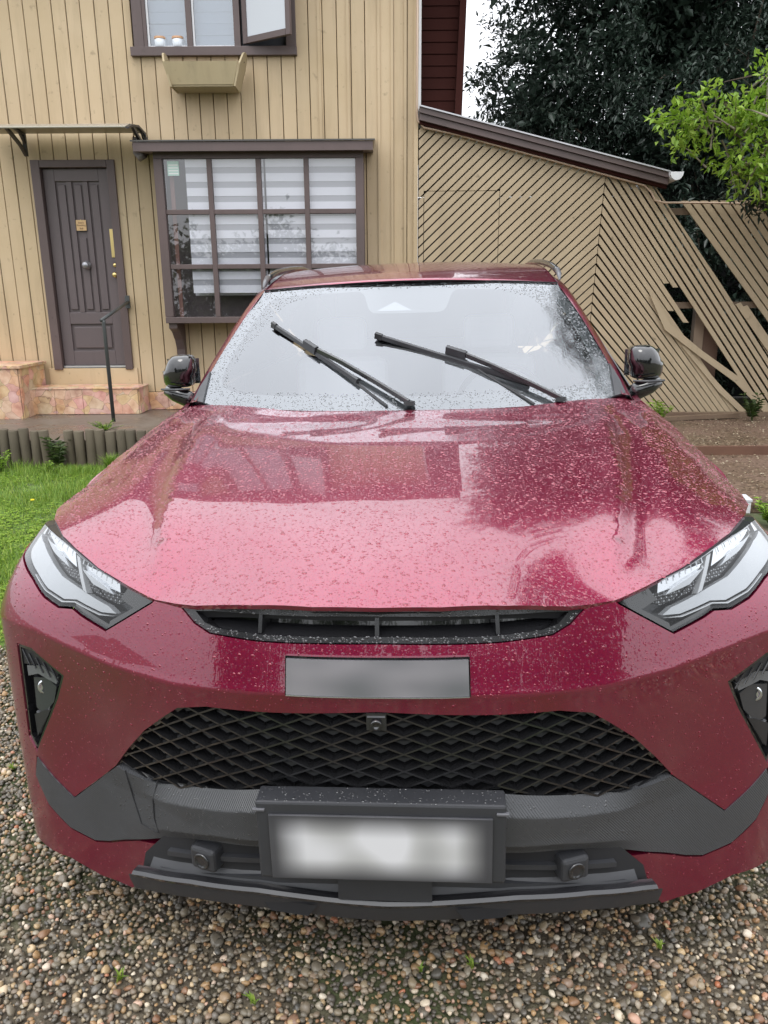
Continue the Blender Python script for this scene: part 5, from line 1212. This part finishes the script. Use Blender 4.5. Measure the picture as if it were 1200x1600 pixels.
# ---------------- greenhouse
def gy(x,z): return 1.28+(z-1.145)/.611+.30*np.asarray(x)**2
def glassfn(off=0.):
    n_=np.array([0,-.521,.853])
    def f(x,z):
        y=gy(x,z); P=np.stack([x,y,z],-1); nn=np.stack([.30*2*x*.521*1.0,-.521+0*x,.853+0*x],-1)*1.; nn[...,0]*=1; nn/=np.linalg.norm(nn,axis=-1,keepdims=True)
        return P+np.stack([-nn[...,0]*0,nn[...,1],nn[...,2]],-1)*off
    return f
ws_half=[(0,1.150),(.3,1.149),(.55,1.152),(.70,1.158),(.762,1.168),(.748,1.25),(.716,1.338),(.672,1.44),(.612,1.552),(.45,1.562),(.25,1.570),(0,1.573)]
ws_poly=mirror(ws_half)
M_WS=bpy.data.materials.new('windscreen_glass')
def ws_mat(m):
    m.use_nodes=True; t=m.node_tree; t.nodes.remove(bsdf(m)); o=t.nodes['Material Output']
    a=nd(m,'ShaderNodeBsdfTransparent'); a.inputs[0].default_value=(.90,.94,.95,1); g=nd(m,'ShaderNodeBsdfGlossy'); g.inputs['Roughness'].default_value=.035; g.inputs[0].default_value=(.93,.96,1.0,1)
    fr=fresnel2(m,1.9); f=mth(m,'MINIMUM',mth(m,'MULTIPLY',fr.outputs[0],1.8),1.)
    v=coords(m); st=noise(m,coords(m,scale=(60,14,14)),1.,4,.6); wv=nd(m,'ShaderNodeTexVoronoi'); wv.inputs['Scale'].default_value=95; lk(m,v,wv.inputs['Vector'])
    b=nd(m,'ShaderNodeBump'); b.inputs['Strength'].default_value=.10; b.inputs['Distance'].default_value=.002; lk(m,st,b.inputs['Height']); lk(m,b.outputs[0],g.inputs['Normal'])
    s=nd(m,'ShaderNodeMixShader'); lk(m,f,s.inputs[0]); lk(m,a.outputs[0],s.inputs[1]); lk(m,g.outputs[0],s.inputs[2]); lk(m,s.outputs[0],o.inputs[0])
ws_mat(M_WS)
panel('windscreen',ws_poly,glassfn(0),M_WS,sp=.03,rim=.0,osp=.03)
inner=mirror([(0,1.192),(.45,1.194),(.62,1.199),(.690,1.222),(.690,1.27),(.668,1.338),(.628,1.43),(.572,1.525),(.45,1.538),(.18,1.546),(.148,1.462),(0,1.460)])
M_FRIT=mat('frit_band',(.022,.023,.025),.6)
panel('frit_band',soften(ws_poly,.01,3),glassfn(-.006),M_FRIT,sp=.03,holes=[soften(inner,.03,5)],rim=0)
# sensor housing behind the glass
panel('sensor_housing',mirror([(0,1.562),(.168,1.556),(.14,1.47),(0,1.468)]),glassfn(-.012),mat('sensor_black',(.012,.012,.014),.5),sp=.04,rim=.0)
MB().add([tuple(glassfn(-.004)(np.array(a),np.array(z))) for a,z in ((-.12,1.468),(.02,1.468),(-.05,1.502))],[(0,1,2)]).build('mirror_stay',mat('pale_plastic',(.16,.165,.18),.5),car)
# cabin: dash, seats, floor, header
M_CAB=mat('cabin_grey',(.50,.51,.53),.7); M_CAB2=mat('dash_grey',(.42,.43,.45),.6)
MB().add([(-.74,1.50,1.10),(.74,1.50,1.10),(.74,1.95,1.07),(-.74,1.95,1.07),(-.74,1.5,.6),(.74,1.5,.6),(.74,2.02,.6),(-.74,2.02,.6)],[(0,1,2,3),(3,2,6,7),(4,5,1,0)]).build('dashboard',M_CAB2,car)
MB().add([(-.72,1.32,1.13),(.72,1.45,1.12),(.72,1.52,1.098),(-.72,1.52,1.098)],[(0,1,2,3)]).build('cowl_panel',M_INT,car)
MB().box((-.86,1.2,.20),(.86,4.6,.34)).build('floor_pan',M_INT,car); MB().box((-.58,.35,.235),(.58,1.4,.60)).build('engine_bay',M_INT,car)
mseat=mat('seat_fabric',(.50,.50,.52),.8)
MB().box((-.60,2.2,1.555),(.60,3.9,1.57)).build('headlining',M_CAB,car)
for sx in (-.38,.38):
    st_=MB().box((sx-.25,2.25,.50),(sx+.25,2.78,.66),.05).build('front_seat',mseat,car)
    MB().box((sx-.24,2.72,.62),(sx+.24,2.86,1.22),.05).build('seat_back',mseat,st_); MB().box((sx-.13,2.76,1.25),(sx+.13,2.86,1.42),.04).build('headrest',mseat,st_)
MB().lathe([(.17,-.012),(.185,0),(.17,.012),(.158,0),(.17,-.012)],28,Matrix.Translation((.38,2.02,1.08))@Matrix.Rotation(R(-65),4,'X')).build('steering_wheel',M_INT,car,smooth=True)
MB().box((-.62,3.6,.55),(.62,4.0,1.25),.06).build('rear_seat',mseat,car)
# pillars and roof edge as one swept rail each side; section follows the glass edge
def sweep(name,rows,m,closed=False,ang=40):
    n=len(rows[0]); mb=MB(); 
    for r in rows: mb.v+= [tuple(p) for p in r]
    for i in range(len(rows)-1):
        for j in range(n-1+(1 if closed else 0)): mb.f.append((i*n+j,i*n+(j+1)%n,(i+1)*n+(j+1)%n,(i+1)*n+j))
    return autosmooth(mb.build(name,m,car),ang)
for s in (-1,1):
    # inner edge on the glass, crest, outer edge by the side window
    path=[((.762,1.475,1.168),(.80,1.50,1.195),(.845,1.56,1.165),(.88,1.62,1.13)),((.748,1.62,1.25),(.79,1.64,1.275),(.822,1.69,1.262),(.838,1.74,1.235)),
      ((.716,1.75,1.338),(.760,1.77,1.362),(.79,1.815,1.350),(.806,1.86,1.325)),((.672,1.90,1.44),(.718,1.915,1.465),(.748,1.955,1.455),(.764,2.0,1.43)),
      ((.612,2.06,1.552),(.665,2.075,1.575),(.70,2.11,1.567),(.716,2.15,1.54)),((.605,2.25,1.598),(.655,2.27,1.612),(.690,2.30,1.600),(.704,2.33,1.57)),
      ((.60,2.6,1.645),(.645,2.6,1.65),(.68,2.6,1.635),(.694,2.6,1.60)),((.60,3.0,1.672),(.645,3.0,1.672),(.68,3.0,1.652),(.694,3.0,1.612)),((.59,3.5,1.66),(.635,3.5,1.66),(.665,3.5,1.638),(.68,3.5,1.60)),
      ((.57,4.0,1.59),(.61,4.0,1.585),(.64,4.0,1.56),(.655,4.0,1.52)),((.55,4.35,1.42),(.60,4.35,1.42),(.64,4.33,1.40),(.66,4.3,1.37)),((.60,4.62,1.10),(.66,4.62,1.10),(.72,4.6,1.10),(.76,4.55,1.10))]
    path=[tuple((r[0][0]+(q[0]-r[0][0])*(.66 if i_>0 else .8),r[0][1]+(q[1]-r[0][1])*.8,q[2]-(.0,.034,.045,.045)[j_]) for j_,q in enumerate(r)) for i_,r in enumerate(path)]
    # smooth path by Catmull-Rom
    rows=[]; N_=len(path)
    for i in range(N_-1):
        p0,p1,p2,p3=[np.array(path[max(0,min(N_-1,q))]) for q in (i-1,i,i+1,i+2)]
        for t in np.linspace(0,1,7)[:-1]:
            q=.5*((2*p1)+(-p0+p2)*t+(2*p0-5*p1+4*p2-p3)*t*t+(-p0+3*p1-3*p2+p3)*t**3); rows.append([(s*a,b,c) for a,b,c in q])
    rows.append([(s*a,b,c) for a,b,c in path[-1]])
    sweep('roof_pillar',rows,M_PAINT)
    # side glass
    sideg=[(1.72,1.13),(2.0,1.38),(2.2,1.52),(2.5,1.585),(3.0,1.60),(3.5,1.585),(4.0,1.57),(4.3,1.45),(4.58,1.15),(3.0,1.14)]
    def sgf(y,z,s=s): w=np.clip((z-1.12)/.5,0,1); return np.stack([s*(.880-.250*w),y,z],-1)
    panel('side_glass',sideg,sgf,mat('privacy_glass',(.012,.013,.014),.05,coat=1) if s<0 else bpy.data.materials['privacy_glass'],sp=.08,rim=.004)
    # triangular corner piece at the screen foot
    panel('corner_trim_piece',[(s*.735,1.160),(s*.778,1.166),(s*.770,1.205),(s*.747,1.258)],glassfn(.007),M_PLAS2,sp=.02,rim=.01)
    # roof rail: silver foot, black bar
    rp=[(s*.645,2.24,1.594),(s*.645,2.36,1.620),(s*.645,2.5,1.640),(s*.642,2.8,1.664),(s*.640,3.2,1.682),(s*.63,3.6,1.665),(s*.605,3.9,1.615)]
    MB().tube(rp,[.010,.014,.015,.015,.015,.014,.010],8).build('roof_rail',M_WBLK,car,smooth=True)
    MB().tube([(s*.628,2.12,1.568),(s*.640,2.22,1.594),(s*.645,2.30,1.614)],[.004,.011,.012],8).build('rail_foot',M_UNITC,car,smooth=True)
# roof skin
rxh=.61
roof_prof=[(1.965,1.580),(2.0,1.592),(2.2,1.625),(2.5,1.662),(2.8,1.682),(3.1,1.688),(3.5,1.675),(4.0,1.602),(4.2,1.55)]
rows=[]
for (y0_,z0_) in roof_prof:
    r=[]
    for t in np.linspace(-1,1,21):
        x=t*rxh; k=abs(t); yy=y0_+.11*k*k*max(0,1-(y0_-1.965)/.6); zz=z0_-.028*k*k-.0*k; 
        r.append((x,yy,zz))
    rows.append(r)
rr2=[]
for i in range(len(rows)-1):
    p0,p1,p2,p3=[np.array(rows[max(0,min(len(rows)-1,q))]) for q in (i-1,i,i+1,i+2)]
    for t in np.linspace(0,1,6)[:-1]: rr2.append(.5*((2*p1)+(-p0+p2)*t+(2*p0-5*p1+4*p2-p3)*t*t+(-p0+3*p1-3*p2+p3)*t**3))
rr2.append(np.array(rows[-1])); sweep('roof',rr2,M_PAINT)
sweep('rear_window',[[(x,4.12,1.575-.03*abs(x)) for x in (-.68,0,.68)],[(x,4.6,1.14) for x in (-.86,0,.86)]],bpy.data.materials['privacy_glass'])
sweep('tailgate',[[(x,4.60,1.13) for x in (-.74,0,.74)],[(x,4.72,1.02) for x in (-.80,0,.80)],[(x,4.74,.62) for x in (-.82,0,.82)],[(x,4.70,.35) for x in (-.80,0,.80)],[(x,4.55,.24) for x in (-.78,0,.78)]],M_PAINT)
for s in (-1,1): MB().box((s*.62-.16,4.70,.90),(s*.62+.16,4.755,.98),.01).build('tail_light',mat('tail_red',(.25,.01,.01),.2) if s<0 else bpy.data.materials['tail_red'],car)
MB().box((-.82,4.70,.24),(.82,4.76,.55),.02).build('rear_bumper',M_PLAS,car)
# ---------------- mirrors
def mirror_(s):
    bm=bmesh.new(); bmesh.ops.create_cube(bm,size=1); bmesh.ops.subdivide_edges(bm,edges=bm.edges[:],cuts=7,use_grid_fill=True)
    for v in bm.verts:
        u,w,t=v.co*2     # -1..1
        L_=max(abs(u),abs(w),abs(t)); n_=(abs(u)**7+abs(w)**7+abs(t)**7)**(1/7); p=v.co*2/n_*L_ if n_ else v.co
        u,w,t=p
        # housing: rounded outer top corner, narrower at bottom, front face domed
        hx=.066; hz=.062
        x=.905+u*hx+.0*t; z=1.256+t*hz-.016*max(0,u)**2*(t>0)*1.5; y=1.735+w*.065+.028*u*u*(w<0)+.018*t*t*(w<0)+.02*u
        if t>0 and u>0: x-=.020*t*u
        if t<0 and u<0: x+=.008
        v.co=(s*x,y,z)
    if s<0: bmesh.ops.reverse_faces(bm,faces=bm.faces)
    me=bpy.data.meshes.new('door_mirror'); bm.to_mesh(me); bm.free(); me.shade_smooth(); o=link('door_mirror',me,M_GBLK,car)
    mb=MB(); mb.tube([(s*.84,1.73,1.125),(s*.88,1.725,1.15),(s*.92,1.72,1.168),(s*.958,1.725,1.184)],[.030,.034,.032,.020],12); mb.build('mirror_foot',M_GBLK,o,smooth=True)
    MB().tube([(s*.845,1.672,1.192),(s*.90,1.663,1.190),(s*.94,1.672,1.190),(s*.965,1.69,1.190)],[.004,.006,.006,.004],6).build('indicator_strip',M_PLAS2,o)
    MB().box((s*.905-.065,1.80,1.20),(s*.905+.065,1.803,1.30)).build('mirror_glass',M_CHROME,o)
for s in (-1,1): mirror_(s)
# ---------------- wipers
def G3(x,z,of): return Vector(glassfn(of)(np.array(float(x)),np.array(float(z))))
def wiper(b0,hub,b1,foot,foot2):
    w=empty('wiper'); w.parent=car
    # blade: rubber lip + slim spoiler
    A,B_=G3(*b0,.010),G3(*b1,.010); H_=G3(*hub,.022)
    d=(B_-A).normalized(); up=Vector((0,-.521,.853)); sd_=d.cross(up).normalized()
    def prof(pts,wd,h0,h1):
        mb=MB(); V=[]
        for p in pts: V+=[p+sd_*wd+up*h0,p+sd_*wd*.55+up*h1,p-sd_*wd*.3+up*h1,p-sd_*wd+up*h0]
        n=len(pts); mb.add(V,[(4*i+j,4*i+(j+1)%4,4*i+4+(j+1)%4,4*i+4+j) for i in range(n-1) for j in range(4)]+[(0,1,2,3),(4*n-1,4*n-2,4*n-3,4*n-4)]); return mb
    pts=[A.lerp(B_,t) for t in np.linspace(0,1,9)]
    prof(pts,.011,0,.013).build('wiper_blade',M_PLAS2,w)
    prof([p-up*.010 for p in pts],.003,0,.012).build('rubber_lip',M_RUB,w)
    prof([H_-d*.035,H_-d*.015,H_+d*.02,H_+d*.042],.017,-.012,.014).build('hinge_cover',M_PLAS2,w)
    prof([A-d*.012+up*.001,A+d*.016+up*.001],.013,-.004,.016).build('end_cap',M_PLAS,w)
    F1=G3(*foot,.02); F2=G3(*foot2,.004)
    prof([H_+d*.03,H_.lerp(F1,.35)+up*.008,H_.lerp(F1,.7)+up*.006,F1],.010,-.004,.010).build('wiper_arm',M_WBLK,w)
    MB().tube([H_+d*.02-up*.02,H_.lerp(F2,.4)-up*.012,H_.lerp(F2,.75)-up*.004,F2],.0045,6).build('washer_tube',M_PLAS,w)
    MB().lathe([(.02,0),(.018,.012),(0,.015)],14,Matrix.Translation(F1-up*.01)).build('pivot_cap',M_PLAS,w)
wiper((-.520,1.409),(-.352,1.331),(-.160,1.226),(.022,1.159),(-.054,1.160))
wiper((-.101,1.366),(.182,1.304),(.436,1.205),(.535,1.154),(.443,1.152))
# dark drip rail under the screen, roof header seam
MB().tube([tuple(glassfn(.004)(np.array(x),np.array(float(np.interp(abs(x),[0,.25,.45,.612],[1.573,1.570,1.562,1.552]))))) for x in np.linspace(-.61,.61,41)],.0035,6).build('header_seam',M_INT,car)
# ---------------- rain drops standing on the skins
def drops(name,C_,N_,rad,m,flat=.42,elong=None,parent=car,seg=7):
    n=len(C_); N_=N_/np.linalg.norm(N_,axis=1,keepdims=True); t=np.cross(N_,np.array([0.3,1,0])); t/=np.linalg.norm(t,axis=1,keepdims=True); b=np.cross(N_,t)
    rings=((1.0,0.0),(.80,.55),(.42,.90)); vs=[]
    sx=1+.35*dr.random(n); a0=dr.uniform(0,6.28,n)
    for (r,h_) in rings:
        for k in range(seg):
            a=2*math.pi*k/seg+a0; wob=1+.12*np.sin(2*a+a0*3); e=(np.cos(a)*rad*r*sx*wob)[:,None]*t+(np.sin(a)*rad*r*wob)[:,None]*b; vs.append(C_+e+N_*(h_*rad*flat-.0002)[:,None])
    vs.append(C_+N_*(rad*flat)[:,None]); V=np.stack(vs,1).reshape(-1,3); per=3*seg+1; base=np.arange(n)[:,None]*per
    F_=[]
    for q in range(2):
        for k in range(seg):
            a,b_,c,d=q*seg+k,q*seg+(k+1)%seg,(q+1)*seg+(k+1)%seg,(q+1)*seg+k; F_+= [[a,b_,c],[a,c,d]]
    for k in range(seg): F_.append([2*seg+k,2*seg+(k+1)%seg,3*seg])
    F_=np.array(F_); T=(base[:,:,None]+F_[None]).reshape(-1,3)
    me=npmesh(name,V,T,True); o=link(name,me,m,parent,kind='stuff'); return o
dr=np.random.default_rng(5)
m_drop=mat('water_on_paint',(.20,.004,.026),.2,metal=.3,coat=1,coatr=.01); bsdf(m_drop).inputs['Coat IOR'].default_value=1.45
m_dropk=mat('water_on_black',(.03,.03,.033),.05,coat=1,coatr=.01)
def pts_on(fn,u0,u1,v0,v1,n,poly):
    u=dr.uniform(u0,u1,n);v=dr.uniform(v0,v1,n); k=inpoly(u,v,poly); u,v=u[k],v[k]; e=.002
    P=fn(u,v); N_=np.cross(fn(u+e,v)-P,fn(u,v+e)-P); N_*=np.sign((N_*(P-np.array([0,2.3,.6]))).sum(1))[:,None]; return P,N_
fh=lambda x,y:np.stack([x,y,hoodz(x,y)],-1)
P,N_=pts_on(fh,-.93,.93,.03,1.6,46000,mirror(hood_half)); r=np.clip(dr.lognormal(-6.6,.48,len(P)),.0006,.0050); far=P[:,1]>.55; 
drops('water_drops',P,N_,r,m_drop,.40,seg=6)
bo_=[p for p in outline]
P,N_=pts_on(skin(),-1.15,1.15,.2,.94,6500,bo_); k=~inpoly(np.abs(np.interp(P[:,0],XX,sg))+.008,P[:,2],lamp_h)&~((np.abs(P[:,0])>.915)&(P[:,2]<.74)); P=P[k];N_=N_[k]
r=np.clip(dr.lognormal(-6.55,.35,len(P)),.0007,.0032)
drops('water_drops',P,N_,r,m_drop,.45)
P,N_=pts_on(skin(-.004),-.42,.42,.89,.96,2600,slot_o); keep=~inpoly(np.interp(P[:,0],XX,sg),P[:,2],slot_i); drops('water_drops',P[keep],N_[keep],np.clip(dr.lognormal(-6.5,.4,keep.sum()),.0008,.003),m_dropk,.5)
P,N_=pts_on(lambda s,z:P3(s,z,off_c(s,z)),-.7,.7,.39,.565,1500,mirror(chalf)); drops('water_drops',P,N_,np.clip(dr.lognormal(-6.6,.35,len(P)),.0008,.0025),m_dropk,.45)
n=230; P=np.stack([dr.uniform(-.235,.235,n),dr.uniform(-.020,.026,n),np.full(n,.585)],1); drops('water_drops',P,np.tile([0,0,1.],(n,1)),np.clip(dr.lognormal(-6.6,.45,n),.0006,.003),m_dropk,.45)
# on the screen outside the wiped sweep
M_WD=mat('screen_drops',(.10,.11,.12),.03,coat=1,coatr=.01)
xw=dr.uniform(-.76,.76,26000); zw=dr.uniform(1.15,1.57,26000); k=inpoly(xw,zw,ws_poly); xw,zw=xw[k],zw[k]
wi=inpoly(xw,zw,soften(mirror([(0,1.20),(.45,1.20),(.60,1.20),(.675,1.24),(.62,1.34),(.56,1.42),(.50,1.50),(.3,1.545),(0,1.55)]),.03,4))
k=(~wi)&(dr.random(len(xw))<np.where(xw>.45,.85,.42)); xw,zw=xw[k],zw[k]; f=glassfn(.0005); P=f(xw,zw); e=.002; N_=np.cross(f(xw+e,zw)-P,f(xw,zw+e)-P); N_*=np.sign(N_[:,2])[:,None]
drops('screen_drops',P,N_,np.clip(dr.lognormal(-6.5,.42,len(P)),.0008,.0040),M_WD,.35)
# roof drops
n=1500; x=dr.uniform(-.58,.58,n); y=dr.uniform(2.05,2.9,n)
